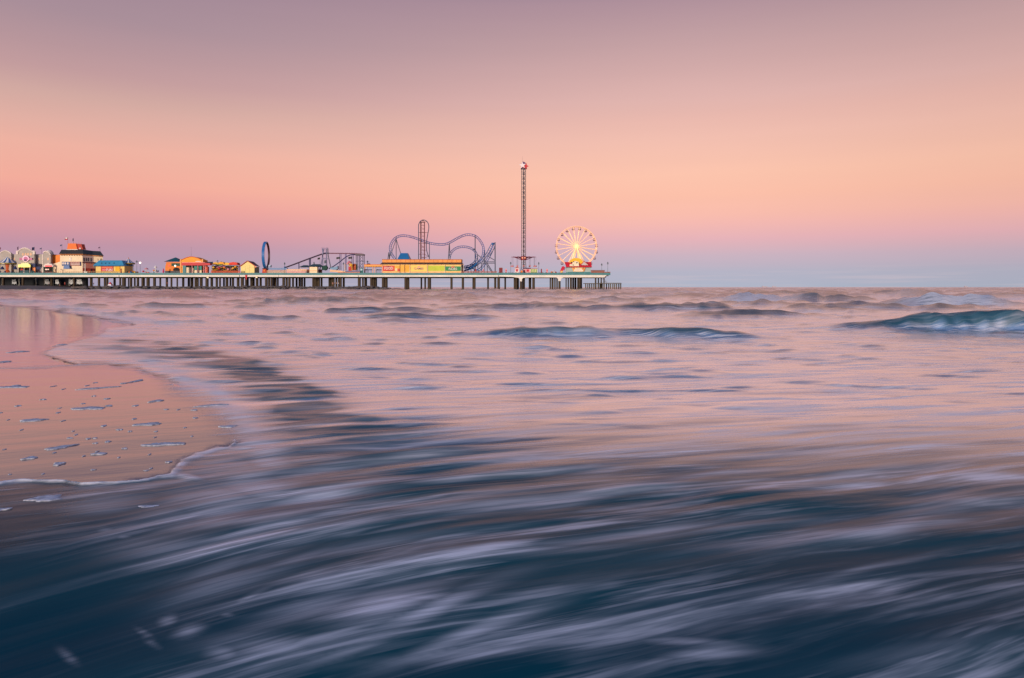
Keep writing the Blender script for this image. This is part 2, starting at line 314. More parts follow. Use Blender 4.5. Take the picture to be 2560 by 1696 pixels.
pat = perlin(X*.22+3, Y*.35, 141) + .5*perlin(X*.7, Y*1.2, 142)
rip2 = .25 + 1.5*sstep(3.2, 4.6, Y)*(1-sstep(7.5, 13, Y))*np.clip(.35+.9*pat, 0, 1) + .5*sstep(13, 30, Y) 
sheen0 = 1 - .95*DM
silt = sstep(2.9, 5.5, Y)*(1-.25*sstep(14, 24, Y))
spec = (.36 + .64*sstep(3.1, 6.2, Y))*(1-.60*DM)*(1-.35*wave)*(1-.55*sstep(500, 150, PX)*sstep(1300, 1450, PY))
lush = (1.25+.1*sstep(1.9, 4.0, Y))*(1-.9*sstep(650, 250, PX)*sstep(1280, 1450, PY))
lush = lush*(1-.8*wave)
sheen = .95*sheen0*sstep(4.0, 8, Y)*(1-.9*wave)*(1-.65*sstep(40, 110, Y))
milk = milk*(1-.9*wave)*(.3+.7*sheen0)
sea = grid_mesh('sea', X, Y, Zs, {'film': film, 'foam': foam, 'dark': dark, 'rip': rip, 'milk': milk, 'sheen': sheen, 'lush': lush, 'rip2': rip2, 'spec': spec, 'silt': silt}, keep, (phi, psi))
tag(sea, 'long swept grey-blue and pink sea running in low waves to the horizon', 'sea', kind='structure')
# wet sand under and beside the swash
srow = EYE*F/(np.concatenate([np.linspace(3200, 760, 300), np.linspace(758, 727, 14)])-HZ); scol = np.sinh(np.linspace(-1.5, 1.0, 340))*.9
SX, SY = make_grid(srow, scol); SPX = 1280+F*SX/SY; SPY = HZ+EYE*F/SY
sf = field(SPX, SPY, SX, SY)
SZ = -.0010 + .0004*fbm(SX*.8, SY*.5, 2, 91) - .07*sstep(.85, 1.0, sf) - .5*sstep(700, 1500, SPX)
sand = grid_mesh('wet_sand', SX, SY, SZ, {'film': sf}, None, flow(SX, SY))
tag(sand, 'flat wet sand mirroring the pink sky at the edge of the swash', 'beach', kind='structure')
# ---- materials
def sea_material():
    m = bpy.data.materials.new('sea_water'); m.use_nodes = True; t = m.node_tree; t.nodes.clear()
    out = N(t, 'ShaderNodeOutputMaterial'); L = t.links.new
    fl = N(t, 'ShaderNodeAttribute', attribute_name='flow')
    def attr(n): return N(t, 'ShaderNodeAttribute', attribute_name=n).outputs['Fac']
    film, foam, dark, rip = attr('film'), attr('foam'), attr('dark'), attr('rip')
    # slow wander of the streak coordinates
    wn = N(t, 'ShaderNodeTexNoise'); wm = N(t, 'ShaderNodeMapping'); L(fl.outputs['Vector'], wm.inputs[0]); wm.inputs['Scale'].default_value = (.35, .8, 1)
    L(wm.outputs[0], wn.inputs[0]); wn.inputs['Scale'].default_value = 1.0; wn.inputs['Detail'].default_value = 2
    wa = N(t, 'ShaderNodeVectorMath', operation='MULTIPLY_ADD'); L(wn.outputs['Color'], wa.inputs[0]); wa.inputs[1].default_value = (.5, .40, 0); L(fl.outputs['Vector'], wa.inputs[2])
    def streak(sx, sy, det, rough, off=0):
        mp = N(t, 'ShaderNodeMapping'); L(wa.outputs[0], mp.inputs[0]); mp.inputs['Scale'].default_value = (sx, sy, 1); mp.inputs['Location'].default_value = (off, off*.7, 0)
        n = N(t, 'ShaderNodeTexNoise'); L(mp.outputs[0], n.inputs[0]); n.inputs['Scale'].default_value = 1; n.inputs['Detail'].default_value = det; n.inputs['Roughness'].default_value = rough
        return n.outputs[0]
    s1 = streak(.42, 2.1, 4, .55)          # broad swept bands
    s2 = streak(.75, 7.5, 4, .60, 5)        # fine combed threads
    s4 = streak(1.0, 17.0, 3, .55, 23)     # hair-thin threads
    s3 = streak(.16, .55, 3, .5, 11)       # slow patches
    def rng(v, a, b, c=0., d=1., smooth=True):
        n = N(t, 'ShaderNodeMapRange'); n.interpolation_type = 'SMOOTHSTEP' if smooth else 'LINEAR'
        L(v, n.inputs[0])
        for i, k in enumerate((a, b, c, d)): n.inputs[i+1].default_value = k
        return n.outputs[0]
    M_ = lambda op, a, b=None, clamp=False: math_node(t, op, a, b, clamp)
    base = M_('MULTIPLY', rng(s1, .49, .68), M_('ADD', .25, M_('MULTIPLY', rng(s2, .38, .66), .75)))
    base = M_('ADD', M_('MULTIPLY', base, .92), M_('ADD', M_('MULTIPLY', rng(s2, .50, .70), .20), M_('MULTIPLY', M_('MULTIPLY', rng(s4, .48, .66), rng(s1, .40, .60)), .34)))
    base = M_('MULTIPLY', base, rng(s3, .32, .60, .30, 1.0))
    base = M_('MULTIPLY', base, attr('lush'))
    milk = attr('milk')
    base = M_('MAXIMUM', base, M_('MULTIPLY', milk, M_('MULTIPLY', rng(s2, .47, .62, .04, 1.8), rng(s1, .35, .6, .4, 1.0))))
    hand = M_('MULTIPLY', M_('MULTIPLY', foam, 1.3), M_('ADD', rng(s2, .36, .64, .26, .80), rng(s4, .40, .60, 0, .40)))
    hand = M_('MULTIPLY', hand, rng(s1, .25, .6, .75, 1.05))
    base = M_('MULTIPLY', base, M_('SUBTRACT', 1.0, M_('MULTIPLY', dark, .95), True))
    ff = M_('MAXIMUM', base, hand, True)
    ff = M_('MINIMUM', ff, .95)
    # water
    pw = N(t, 'ShaderNodeMixShader'); body = N(t, 'ShaderNodeBsdfDiffuse'); skin_ = N(t, 'ShaderNodeBsdfGlossy'); frs = N(t, 'ShaderNodeFresnel'); frs.inputs['IOR'].default_value = 1.345
    L(M_('MULTIPLY', frs.outputs[0], attr('spec')), pw.inputs[0]); L(body.outputs[0], pw.inputs[1]); L(skin_.outputs[0], pw.inputs[2])
    cr = N(t, 'ShaderNodeMix', data_type='RGBA'); L(rng(s3, .35, .65), cr.inputs[0]); cr.inputs[6].default_value = (.0022, .055, .085, 1); cr.inputs[7].default_value = (.004, .085, .110, 1)
    cr2 = N(t, 'ShaderNodeMix', data_type='RGBA'); L(attr('silt'), cr2.inputs[0]); L(cr.outputs[2], cr2.inputs[6]); cr2.inputs[7].default_value = (.022, .085, .112, 1); L(cr2.outputs[2], body.inputs['Color']); skin_.inputs['Roughness'].default_value = .17
    # bumps
    b1 = N(t, 'ShaderNodeBump'); b1.inputs['Strength'].default_value = 1.0; b1.inputs['Distance'].default_value = .055; L(rip, b1.inputs['Strength']); L(s1, b1.inputs['Height'])
    b2 = N(t, 'ShaderNodeBump'); b2.inputs['Strength'].default_value = 1.0; L(M_('MULTIPLY', attr('rip2'), .006), b2.inputs['Distance']); L(s2, b2.inputs['Height']); L(b1.outputs[0], b2.inputs['Normal'])
    L(b2.outputs[0], body.inputs['Normal']); L(b2.outputs[0], skin_.inputs['Normal']); L(b2.outputs[0], frs.inputs['Normal'])
    pf = N(t, 'ShaderNodeBsdfPrincipled'); fc = N(t, 'ShaderNodeMix', data_type='RGBA'); L(attr('silt'), fc.inputs[0]); fc.inputs[6].default_value = (.82, .87, .94, 1); fc.inputs[7].default_value = (.90, .87, .90, 1); L(fc.outputs[2], pf.inputs['Base Color']); pf.inputs['Roughness'].default_value = .35
    mx = N(t, 'ShaderNodeMixShader'); L(ff, mx.inputs[0])
    gl = N(t, 'ShaderNodeBsdfGlossy'); gl.inputs['Color'].default_value = (1, .99, .99, 1); gl.inputs['Roughness'].default_value = .24; L(b2.outputs[0], gl.inputs['Normal'])
    gm = N(t, 'ShaderNodeMixShader'); L(M_('MULTIPLY', attr('sheen'), rng(s1, .3, .6, .86, 1.0)), gm.inputs[0]); L(pw.outputs[0], gm.inputs[1]); L(gl.outputs[0], gm.inputs[2]); L(gm.outputs[0], mx.inputs[1]); L(pf.outputs[0], mx.inputs[2])
    tr = N(t, 'ShaderNodeBsdfTransparent'); m2 = N(t, 'ShaderNodeMixShader')
    edge = M_('ADD', film, M_('MULTIPLY', M_('MULTIPLY', M_('SUBTRACT', s2, .5), 1.3), M_('MULTIPLY', M_('MULTIPLY', film, M_('SUBTRACT', 1.0, film, True)), 4.0)), True)
    edge = M_('MAXIMUM', edge, M_('MULTIPLY', foam, .9), True)
    L(edge, m2.inputs[0]); L(tr.outputs[0], m2.inputs[1]); L(mx.outputs[0], m2.inputs[2]); L(m2.outputs[0], out.inputs[0])
    return m
def sand_material():
    m = bpy.data.materials.new('wet_sand'); m.use_nodes = True; t = m.node_tree; L = t.links.new
    p = t.nodes['Principled BSDF']
    tcn = N(t, 'ShaderNodeTexCoord')
    n = N(t, 'ShaderNodeTexNoise'); L(tcn.outputs['Object'], n.inputs[0]); n.inputs['Scale'].default_value = 3; n.inputs['Detail'].default_value = 8
    g = N(t, 'ShaderNodeTexNoise'); L(tcn.outputs['Object'], g.inputs[0]); g.inputs['Scale'].default_value = 260; g.inputs['Detail'].default_value = 2
    mx = N(t, 'ShaderNodeMix', data_type='RGBA'); L(n.outputs[0], mx.inputs[0]); mx.inputs[6].default_value = (.045, .062, .090, 1); mx.inputs[7].default_value = (.072, .085, .115, 1)
    m2 = N(t, 'ShaderNodeMix', data_type='RGBA', blend_type='MULTIPLY'); m2.inputs[0].default_value = .35; L(mx.outputs[2], m2.inputs[6]); L(g.outputs[0], m2.inputs[7])
    L(m2.outputs[2], p.inputs['Base Color']); p.inputs['Roughness'].default_value = .75; p.inputs['IOR'].default_value = 1.4
    p.inputs['Coat Weight'].default_value = 1.0; p.inputs['Coat Roughness'].default_value = .09; p.inputs['Coat IOR'].default_value = 1.45
    fl = N(t, 'ShaderNodeAttribute', attribute_name='flow')
    mp = N(t, 'ShaderNodeMapping'); L(fl.outputs['Vector'], mp.inputs[0]); mp.inputs['Scale'].default_value = (.5, 2.4, 1)
    w1 = N(t, 'ShaderNodeTexNoise'); L(mp.outputs[0], w1.inputs[0]); w1.inputs['Scale'].default_value = 1.2; w1.inputs['Detail'].default_value = 4
    b = N(t, 'ShaderNodeBump'); b.inputs['Strength'].default_value = .6; b.inputs['Distance'].default_value = .014; L(w1.outputs[0], b.inputs['Height'])
    b2 = N(t, 'ShaderNodeBump'); b2.inputs['Strength'].default_value = .25; b2.inputs['Distance'].default_value = .0012; L(g.outputs[0], b2.inputs['Height']); L(b.outputs[0], b2.inputs['Normal'])
    L(b2.outputs[0], p.inputs['Normal']); L(b.outputs[0], p.inputs['Coat Normal'])
    gl = N(t, 'ShaderNodeBsdfGlossy'); gl.inputs['Roughness'].default_value = .13; gl.inputs['Color'].default_value = (.96, .95, .97, 1); L(b.outputs[0], gl.inputs['Normal'])
    fr = N(t, 'ShaderNodeFresnel'); fr.inputs['IOR'].default_value = 1.45; ms = N(t, 'ShaderNodeMixShader'); L(math_node(t, 'MULTIPLY', fr.outputs[0], .38), ms.inputs[0]); L(p.outputs[0], ms.inputs[1]); L(gl.outputs[0], ms.inputs[2])
    L(ms.outputs[0], t.nodes['Material Output'].inputs[0])
    return m
sea.data.materials.append(sea_material()); sand.data.materials.append(sand_material())
# ================================================================ BUILDING HELPERS
MATS = {}
def M(name, rgb, rough=.7, metal=0.0, emit=0.0, var=.12, scale=.35, ecol=None):
    """painted or plain surface with a little weathering; rgb 0..255 picture-like colour of the paint"""
    if name in MATS: return MATS[name]
    m = bpy.data.materials.new(name); m.use_nodes = True; t = m.node_tree; p = t.nodes['Principled BSDF']
    c = (lin(rgb[0]), lin(rgb[1]), lin(rgb[2]), 1)
    g = N(t, 'ShaderNodeTexCoord'); n = N(t, 'ShaderNodeTexNoise'); t.links.new(g.outputs['Object'], n.inputs[0])
    n.inputs['Scale'].default_value = scale; n.inputs['Detail'].default_value = 6; n.inputs['Roughness'].default_value = .65
    r = N(t, 'ShaderNodeMapRange'); t.links.new(n.outputs[0], r.inputs[0]); r.inputs[1].default_value = .3; r.inputs[2].default_value = .7
    r.inputs[3].default_value = 1-var*1.6; r.inputs[4].default_value = 1+var*.5
    v = N(t, 'ShaderNodeVectorMath', operation='SCALE'); v.inputs[0].default_value = c[:3]; t.links.new(r.outputs[0], v.inputs['Scale'])
    t.links.new(v.outputs[0], p.inputs['Base Color'])
    p.inputs['Roughness'].default_value = rough; p.inputs['Metallic'].default_value = metal
    if emit:
        e = ecol or rgb
        p.inputs['Emission Color'].default_value = (lin(e[0]), lin(e[1]), lin(e[2]), 1); p.inputs['Emission Strength'].default_value = emit
    MATS[name] = m; return m
def wx(px, Y=D0): return (px-1280.0)/F*Y
def wz(py, Y=D0): return EYE + (HZ-py)/F*Y
def P(px, py, Y=D0): return Vector((wx(px, Y), Y, wz(py, Y)))
ZD = 7.9                       # deck floor height
class MB:
    def __init__(s): s.v = []; s.f = []
    def face(s, pts):
        i = len(s.v); s.v += [tuple(p) for p in pts]; s.f.append(tuple(range(i, i+len(pts))))
    def box(s, x0, x1, y0, y1, z0, z1):
        i = len(s.v); s.v += [(x, y, z) for z in (z0, z1) for y in (y0, y1) for x in (x0, x1)]
        s.f += [tuple(i+k for k in q) for q in ((0, 2, 3, 1), (4, 5, 7, 6), (0, 1, 5, 4), (2, 6, 7, 3), (0, 4, 6, 2), (1, 3, 7, 5))]
        return s
    def bpx(s, px0, px1, py0, py1, Y, dep):     # box from picture columns/rows at depth Y
        return s.box(wx(px0, Y), wx(px1, Y), Y, Y+dep, wz(py1, Y), wz(py0, Y))
    def tube(s, a, b, r, n=6, r2=None):
        a = Vector(a); b = Vector(b); d = b-a
        if d.length < 1e-6: return s
        q = d.to_track_quat('Z', 'Y'); r2 = r if r2 is None else r2; i = len(s.v)
        for (c, rr) in ((a, r), (b, r2)):
            for k in range(n):
                t = 2*math.pi*(k+.5)/n; s.v.append(tuple(c + q @ Vector((rr*math.cos(t), rr*math.sin(t), 0))))
        s.f += [(i+k, i+(k+1) % n, i+n+(k+1) % n, i+n+k) for k in range(n)]
        s.f += [tuple(i+k for k in reversed(range(n))), tuple(i+n+k for k in range(n))]; return s
    def path(s, pts, r, n=6, closed=False):
        pts = [Vector(p) for p in pts]
        m = len(pts); i = len(s.v); N_ = Vector((0, 1, 0))
        for k, p in enumerate(pts):
            a = pts[(k-1) % m] if (k or closed) else p; b = pts[(k+1) % m] if (k < m-1 or closed) else p
            d = (b-a).normalized(); u = d.cross(N_)
            if u.length < 1e-3: u = d.cross(Vector((1, 0, 0)))
            u.normalize(); w_ = d.cross(u)
            for j in range(n):
                t = 2*math.pi*(j+.5)/n; s.v.append(tuple(p + u*(r*math.cos(t)) + w_*(r*math.sin(t))))
        e = m if closed else m-1
        for k in range(e):
            a = i+k*n; b = i+((k+1) % m)*n
            s.f += [(a+j, a+(j+1) % n, b+(j+1) % n, b+j) for j in range(n)]
        if not closed:
            s.f += [tuple(i+j for j in reversed(range(n))), tuple(i+(m-1)*n+j for j in range(n))]
        return s
    def prism(s, pts, Y, dep):      # picture polygon at depth Y, pushed back by dep
        w_ = [(wx(a, Y), wz(b, Y)) for a, b in pts]; return s.wprism(w_, Y, Y+dep)
    def wprism(s, w_, y0, y1):
        n = len(w_); i = len(s.v)
        area = sum(w_[k][0]*w_[(k+1) % n][1]-w_[(k+1) % n][0]*w_[k][1] for k in range(n))
        if area < 0: w_ = w_[::-1]
        s.v += [(x, y0, z) for x, z in w_] + [(x, y1, z) for x, z in w_]
        s.f += [tuple(i+k for k in range(n)), tuple(i+n+k for k in reversed(range(n)))]
        s.f += [(i+(k+1) % n, i+k, i+n+k, i+n+(k+1) % n) for k in range(n)]
        return s
    def cone(s, c, r, z0, z1, n=16, r2=0.0, prof=None):    # lathe about a vertical axis
        prof = prof or [(r, z0), (r2, z1)]; i = len(s.v)
        for (rr, z) in prof:
            for k in range(n):
                t = 2*math.pi*k/n; s.v.append((c[0]+rr*math.cos(t), c[1]+rr*math.sin(t), z))
        for a in range(len(prof)-1):
            s.f += [(i+a*n+k, i+a*n+(k+1) % n, i+(a+1)*n+(k+1) % n, i+(a+1)*n+k) for k in range(n)]
        s.f += [tuple(i+k for k in reversed(range(n))), tuple(i+(len(prof)-1)*n+k for k in range(n))]; return s
    def ball(s, c, r, n=10, sz=1.0):
        prof = [(max(r*math.sin(math.pi*k/6), 1e-4), c[2]-r*sz*math.cos(math.pi*k/6)) for k in range(7)]
        return s.cone(c, r, 0, 0, n, prof=prof)
    def hip(s, x0, x1, y0, y1, z0, z1, ix, iy=None):    # hipped roof
        iy = ix if iy is None else iy; i = len(s.v)
        s.v += [(x0, y0, z0), (x1, y0, z0), (x1, y1, z0), (x0, y1, z0), (x0+ix, y0+iy, z1), (x1-ix, y0+iy, z1), (x1-ix, y1-iy, z1), (x0+ix, y1-iy, z1)]
        s.f += [tuple(i+k for k in q) for q in ((3, 2, 1, 0), (4, 5, 6, 7), (0, 1, 5, 4), (1, 2, 6, 5), (2, 3, 7, 6), (3, 0, 4, 7))]; return s
    def build(s, name, mat, parent=None, smooth=False):
        me = bpy.data.meshes.new(name)
        off = parent['_o'] if parent is not None and '_o' in parent else (0, 0, 0)
        me.from_pydata([(a-off[0], b-off[1], c-off[2]) for a, b, c in s.v], [], s.f); me.materials.append(mat)
        if smooth: me.polygons.foreach_set('use_smooth', [True]*len(me.polygons))
        me.update(); o = bpy.data.objects.new(name, me); C.objects.link(o)
        if parent is not None: o.parent = parent; o['_o'] = off
        return o
def thing(name, label, cat, loc, group=None):
    o = bpy.data.objects.new(name, None); C.objects.link(o); o.location = loc; o['_o'] = tuple(loc); o.empty_display_size = .5
    return tag(o, label, cat, group)
def solo(name, mb, mat, label, cat, group=None, kind=None, smooth=False):
    xs = [v[0] for v in mb.v]; ys = [v[1] for v in mb.v]; zs = [v[2] for v in mb.v]
    loc = ((min(xs)+max(xs))/2, (min(ys)+max(ys))/2, min(zs)); me = bpy.data.meshes.new(name)
    me.from_pydata([(a-loc[0], b-loc[1], c-loc[2]) for a, b, c in mb.v], [], mb.f); me.materials.append(mat)
    if smooth: me.polygons.foreach_set('use_smooth', [True]*len(me.polygons))
    me.update(); o = bpy.data.objects.new(name, me); o.location = loc; C.objects.link(o); return tag(o, label, cat, group, kind)
def text(name, body, px, py, Y, hpx, mat, parent, wpx=None, ext=.06):
    """raised lettering centred on a picture point, facing the camera side"""
    cu = bpy.data.curves.new('lettering', 'FONT'); cu.body = body; cu.size = 1; cu.extrude = ext; cu.offset = .015; cu.align_x = 'CENTER'; cu.align_y = 'CENTER'
    ob = bpy.data.objects.new('lettering', cu); C.objects.link(ob)
    bpy.context.view_layer.update(); me = bpy.data.meshes.new_from_object(ob.evaluated_get(bpy.context.evaluated_depsgraph_get()))
    bpy.data.objects.remove(ob); bpy.data.curves.remove(cu)
    co = np.zeros(len(me.vertices)*3, np.float32); me.vertices.foreach_get('co', co); co = co.reshape(-1, 3)
    h = np.ptp(co[:, 1]); w_ = np.ptp(co[:, 0]); sh = hpx/F*Y/h; sw = (wpx/F*Y/w_) if wpx else sh
    cx, cy = (co[:, 0].max()+co[:, 0].min())/2, (co[:, 1].max()+co[:, 1].min())/2
    out = np.stack([(co[:, 0]-cx)*sw + wx(px, Y), Y - co[:, 2], (co[:, 1]-cy)*sh + wz(py, Y)], -1)
    off = np.array(parent['_o']); me.vertices.foreach_set('co', (out-off).astype(np.float32).ravel())
    me.materials.clear(); me.materials.append(mat); me.update(); o = bpy.data.objects.new(name, me); C.objects.link(o); o.parent = parent; return o
def catmull(pts, per=6):
    out = []; n = len(pts)
    for i in range(n-1):
        p0, p1, p2, p3 = (Vector(pts[max(i-1, 0)]), Vector(pts[i]), Vector(pts[i+1]), Vector(pts[min(i+2, n-1)]))
        for k in range(per):
            t = k/per; out.append(.5*((2*p1) + (p2-p0)*t + (2*p0-5*p1+4*p2-p3)*t*t + (3*p1-p0-3*p2+p3)*t**3))
    out.append(Vector(pts[-1])); return out
# ================================================================ THE PIER ITSELF
m_teal = M('teal_paint', (62, 128, 132), .6, var=.18)
m_beam = M('white_painted_concrete', (232, 226, 214), .75, var=.12, scale=.15)
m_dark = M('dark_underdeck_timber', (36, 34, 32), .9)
m_pile = M('weathered_concrete', (78, 66, 52), .9, var=.4, scale=.5)
m_deck = M('grey_deck_planks', (110, 105, 100), .9)
pier = thing('pier', 'long concrete amusement pier with teal parapet and white edge beam on round piles', 'pier', (wx(700), D0+15, 0))
b = MB(); b.box(wx(-260), wx(1522), D0+.8, D0+34, ZD-.35, ZD); b.build('deck_slab', m_deck, pier)
b = MB(); b.prism([(-260, 682.6), (1526, 682.6), (1526, 688), (-260, 688)], D0-.25, .3); b.build('parapet', m_teal, pier)
b = MB(); b.box(wx(1525.2), wx(1526), D0+.06, D0+33, wz(688), wz(682.6)); b.build('end_parapet', m_teal, pier)
SEGS = [(-260, 297, 0), (298.5, 598, 0), (599.5, 696, 0), (697, 895, 0), (896.3, 1246, 0)]
for a, c, _ in SEGS:
    b = MB(); b.prism([(a, 688.1), (c, 688.1), (c, 692.6), (a, 692.6)], D0-.05, .8); b.build('edge_beam', m_beam, pier)
def arc(cx, cy, rx, ry, a0, a1, n): return [(cx+rx*math.cos(R(a0+(a1-a0)*k/n)), cy+ry*math.sin(R(a0+(a1-a0)*k/n))) for k in range(n+1)]
b = MB(); b.prism([(1247.2, 688.1), (1517, 688.1), (1511, 694), (1409, 694), (1403.5, 696.5), (1401.5, 703), (1396, 703), (1395.4, 697.5), (1391, 694), (1318, 694), (1308, 695), (1305, 698), (1304.6, 704), (1300.2, 704), (1299.6, 698), (1296, 695), (1280, 692.6), (1247.2, 692.0)], D0-.05, .8)
b.build('haunched_beam', m_beam, pier)
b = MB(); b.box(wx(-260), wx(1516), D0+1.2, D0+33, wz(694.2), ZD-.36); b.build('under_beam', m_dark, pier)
ZB = -1.0
pile_mesh = MB().cone((0, 0), 1, 0, 1, 14, prof=[(1, 0), (1, .86), (1.0, 1.0)]).build('pile', m_pile, None, True)
bpy.data.objects.remove(pile_mesh)
pm = bpy.data.meshes['pile']
PILES = [(5.5, 5, 3), (55, 5, 2), (111, 1.6, 3), (127, 5, 12), (183, 4, 3), (226, 6, 8), (245.5, 5, 4), (260, 4, 14), (266, 5, 4), (284.5, 5, 9), (298.5, 4, 3), (308, 8, 3), (321.5, 3, 22), (325.5, 5.5, 4), (337, 4, 20), (343, 5, 6), (355, 5.5, 4), (361, 2.5, 20), (368.5, 7, 4),
         (384.5, 6, 4), (399, 4, 10), (415.5, 5, 9), (427, 4, 3), (441.5, 3.4, 2), (456.5, 5, 10), (470.5, 5, 14), (478, 4, 20), (481, 5, 22), (487, 4, 3), (492.5, 5, 12), (501.5, 6.5, 6), (516, 7, 5), (528, 5.5, 12), (540.5, 5, 9), (548.5, 4, 5), (558.5, 4, 14), (566, 6, 9), (576, 4, 20), (581, 5, 12), (594, 6, 12), (604.5, 7, 4), (616, 8, 9),
         (627, 5, 18), (632.5, 5.5, 15), (641.5, 6, 12), (650.5, 5, 14), (664.5, 6, 2), (671.5, 5, 12), (678, 5, 4), (684, 5, 6), (689.5, 4, 22), (693.5, 4, 18), (708, 6, 5), (715.5, 5, 13), (722.5, 5.5, 3), (731.5, 4.5, 11), (740.5, 4.5, 14), (748, 5, 18), (754, 5, 12), (760.5, 4, 14), (782, 4.6, 3), (787.5, 5, 9), (792, 4, 18), (796.5, 5, 16), (803, 4.5, 15),
         (823, 5, 18), (828.5, 5, 14), (833, 5, 10), (840, 4.5, 14), (846, 4, 7), (851, 5, 3), (858.5, 5, 12), (897.5, 7, 3), (906.5, 4, 16), (912, 4, 14), (916, 3.5, 20), (927.5, 5.5, 3), (933, 5.5, 10), (939, 5.5, 14), (957.5, 6.5, 3), (964.5, 7.5, 9), (1014, 6.5, 3), (1019.5, 6.5, 10), (1053, 3.8, 18), (1062.5, 4, 18), (1073, 8, 4),
         (1128.5, 5.2, 3), (1157, 5.4, 3), (1183, 4, 12), (1186.5, 4.5, 3), (1220, 4, 16), (1238, 5, 10), (1246.5, 6, 3), (1263, 4, 14), (1287, 5, 14), (1291, 4.5, 3), (1294.8, 5, 18), (1302.4, 5, .5), (1309, 6.5, 12), (1325, 6, 13), (1334, 6, 4), (1376, 3, 18), (1381.5, 4.6, 9), (1387.5, 3.2, 16), (1392.8, 3.4, 12), (1399, 5, .5)]
rear = MB()
def put_pile(px, wpx, dy):
    Y = D0+dy; o = bpy.data.objects.new('pile', pm); C.objects.link(o); o.parent = pier
    r = wpx/F*Y/2*1.12; o.location = (wx(px, Y)-pier.location.x, Y+.8-pier.location.y, ZB); o.scale = (r, r, wz(694, D0)-ZB+.02)
for p_ in PILES[:]:
    if p_[2] >= 20 or p_[1] <= 2: 
        Y = D0+p_[2]; rear.tube((wx(p_[0], Y), Y, ZB), (wx(p_[0], Y), Y, wz(694)), p_[1]/F*Y/2, 10)
    else: put_pile(*p_)
END_PILES = [(1415.5, 2.6, 14), (1421, 2.8, 12), (1427.5, 4.6, 4), (1433, 5, 10), (1438.6, 5, 14), (1445, 4.6, 6), (1449.5, 4.6, 3), (1453.5, 3.6, 5), (1489, 4, 4), (1496, 3.2, 10), (1503, 3.4, 8), (1510, 3.2, 5)]
for p_ in END_PILES:
    if len([0 for o in pier.children if o.name.startswith('pile')]) < 100: put_pile(*p_)
    else:
        Y = D0+p_[2]; rear.tube((wx(p_[0], Y), Y, ZB), (wx(p_[0], Y), Y, wz(694)), p_[1]/F*Y/2, 10)
tag(rear.build('rear_piles', m_pile, pier), kind='stuff')
st = MB()
for k in range(7):
    st.bpx(1506+k*1.6, 1508.6+k*1.6, 697+k*1.6, 697.5+k*1.6, D0+2, 1.2)
st.path([P(1505, 696, D0+2), P(1517, 708, D0+2)], .08).path([P(1505, 693.5, D0+2), P(1518, 705, D0+2)], .05)
st.build('stairway', M('galvanised_steel', (120, 125, 128), .5, .5), pier)
# low fishing platform at the head of the pier
fp = thing('fishing_platform', 'low timber platform on short posts under the head of the pier', 'platform', (wx(1508), D0+6, 0))
m_tim = M('old_timber', (100, 88, 70), .9, var=.3)
MB().bpx(1462, 1554, 708.4, 709.9, D0+3, 9).build('platform_deck', m_tim, fp)
rl = MB(); rl.bpx(1500, 1553, 706.6, 706.9, D0+3.1, .06)
for k in range(12): rl.bpx(1500+k*4.75, 1500.35+k*4.75, 706.9, 708.4, D0+3.1, .06)
rl.build('handrail', m_tim, fp)
for k in range(18):
    x = 1464.5+k*5.15+random.uniform(-.7, .7); Y = D0+3.6+random.choice([0, 0, 5])
    MB().tube((wx(x, Y), Y, -1), (wx(x, Y), Y, wz(709.9, D0+3)), .34, 8).build('post', m_tim, fp)
# things fixed on the pier's side
lb = thing('warning_banner', 'red pennant hanging from the white edge beam in front of the piles', 'banner', tuple(P(615, 698, D0-.4)))
MB().prism([(612.8, 687.6), (617.4, 687.6), (616.8, 693), (616.4, 699.5), (615.2, 699.5), (613.2, 693)], D0-.45, .08).build('cloth', M('signal_red', (205, 25, 45)), lb)
MB().bpx(612.6, 617.6, 687.2, 687.7, D0-.5, .2).build('bar', m_dark, lb)
for (x, lab) in ((519, 'cream lamp box under the edge beam below the round-arched orange building'), (641, 'cream lamp box under the edge beam beside the red pennant')):
    f = thing('lamp_box', lab, 'lamp', tuple(P(x, 695, D0-.5)), 'lamp boxes under the edge beam')
    MB().bpx(x-2.4, x+2.4, 691.8, 694.6, D0-.9, .8).build('housing', M('cream_paint', (225, 205, 160)), f)
    MB().bpx(x-1.7, x+1.7, 694.7, 695.3, D0-.8, .6).build('lens', M('lamp_glass', (240, 225, 180), .2), f)
# ================================================================ FAR BEACH, GROYNE, SEA WALL
# beach rising under the landward end of the pier
fx = np.linspace(-900, 215, 120); fy = np.linspace(0, 1, 26)
near_y = 222 + 25*sstep(-200, 0, fx) + 120*sstep(0, 215, fx)**.8
FX = np.repeat(fx[None, :], 26, 0); T = np.repeat(fy[:, None], 120, 1)
FY = near_y[None, :] + (460-near_y[None, :])*T
WX = (FX-1280)/F*(FY*.25+D0*.75)
FZ = -.05 + 2.15*sstep(0, .62, T)*(1-sstep(60, 230, FX)*.15) + .12*fbm(WX*.12, FY*.08, 3, 7)
FZ = np.where(T < .01, -.2, FZ)
fb = grid_mesh('far_beach', WX, FY, FZ, {'film': FZ*0})
fb.data.materials.append(M('grey_brown_sand', (118, 100, 92), .8, var=.25, scale=.2))
tag(fb, 'grey-brown sand rising under the landward end of the pier', 'beach', kind='structure')
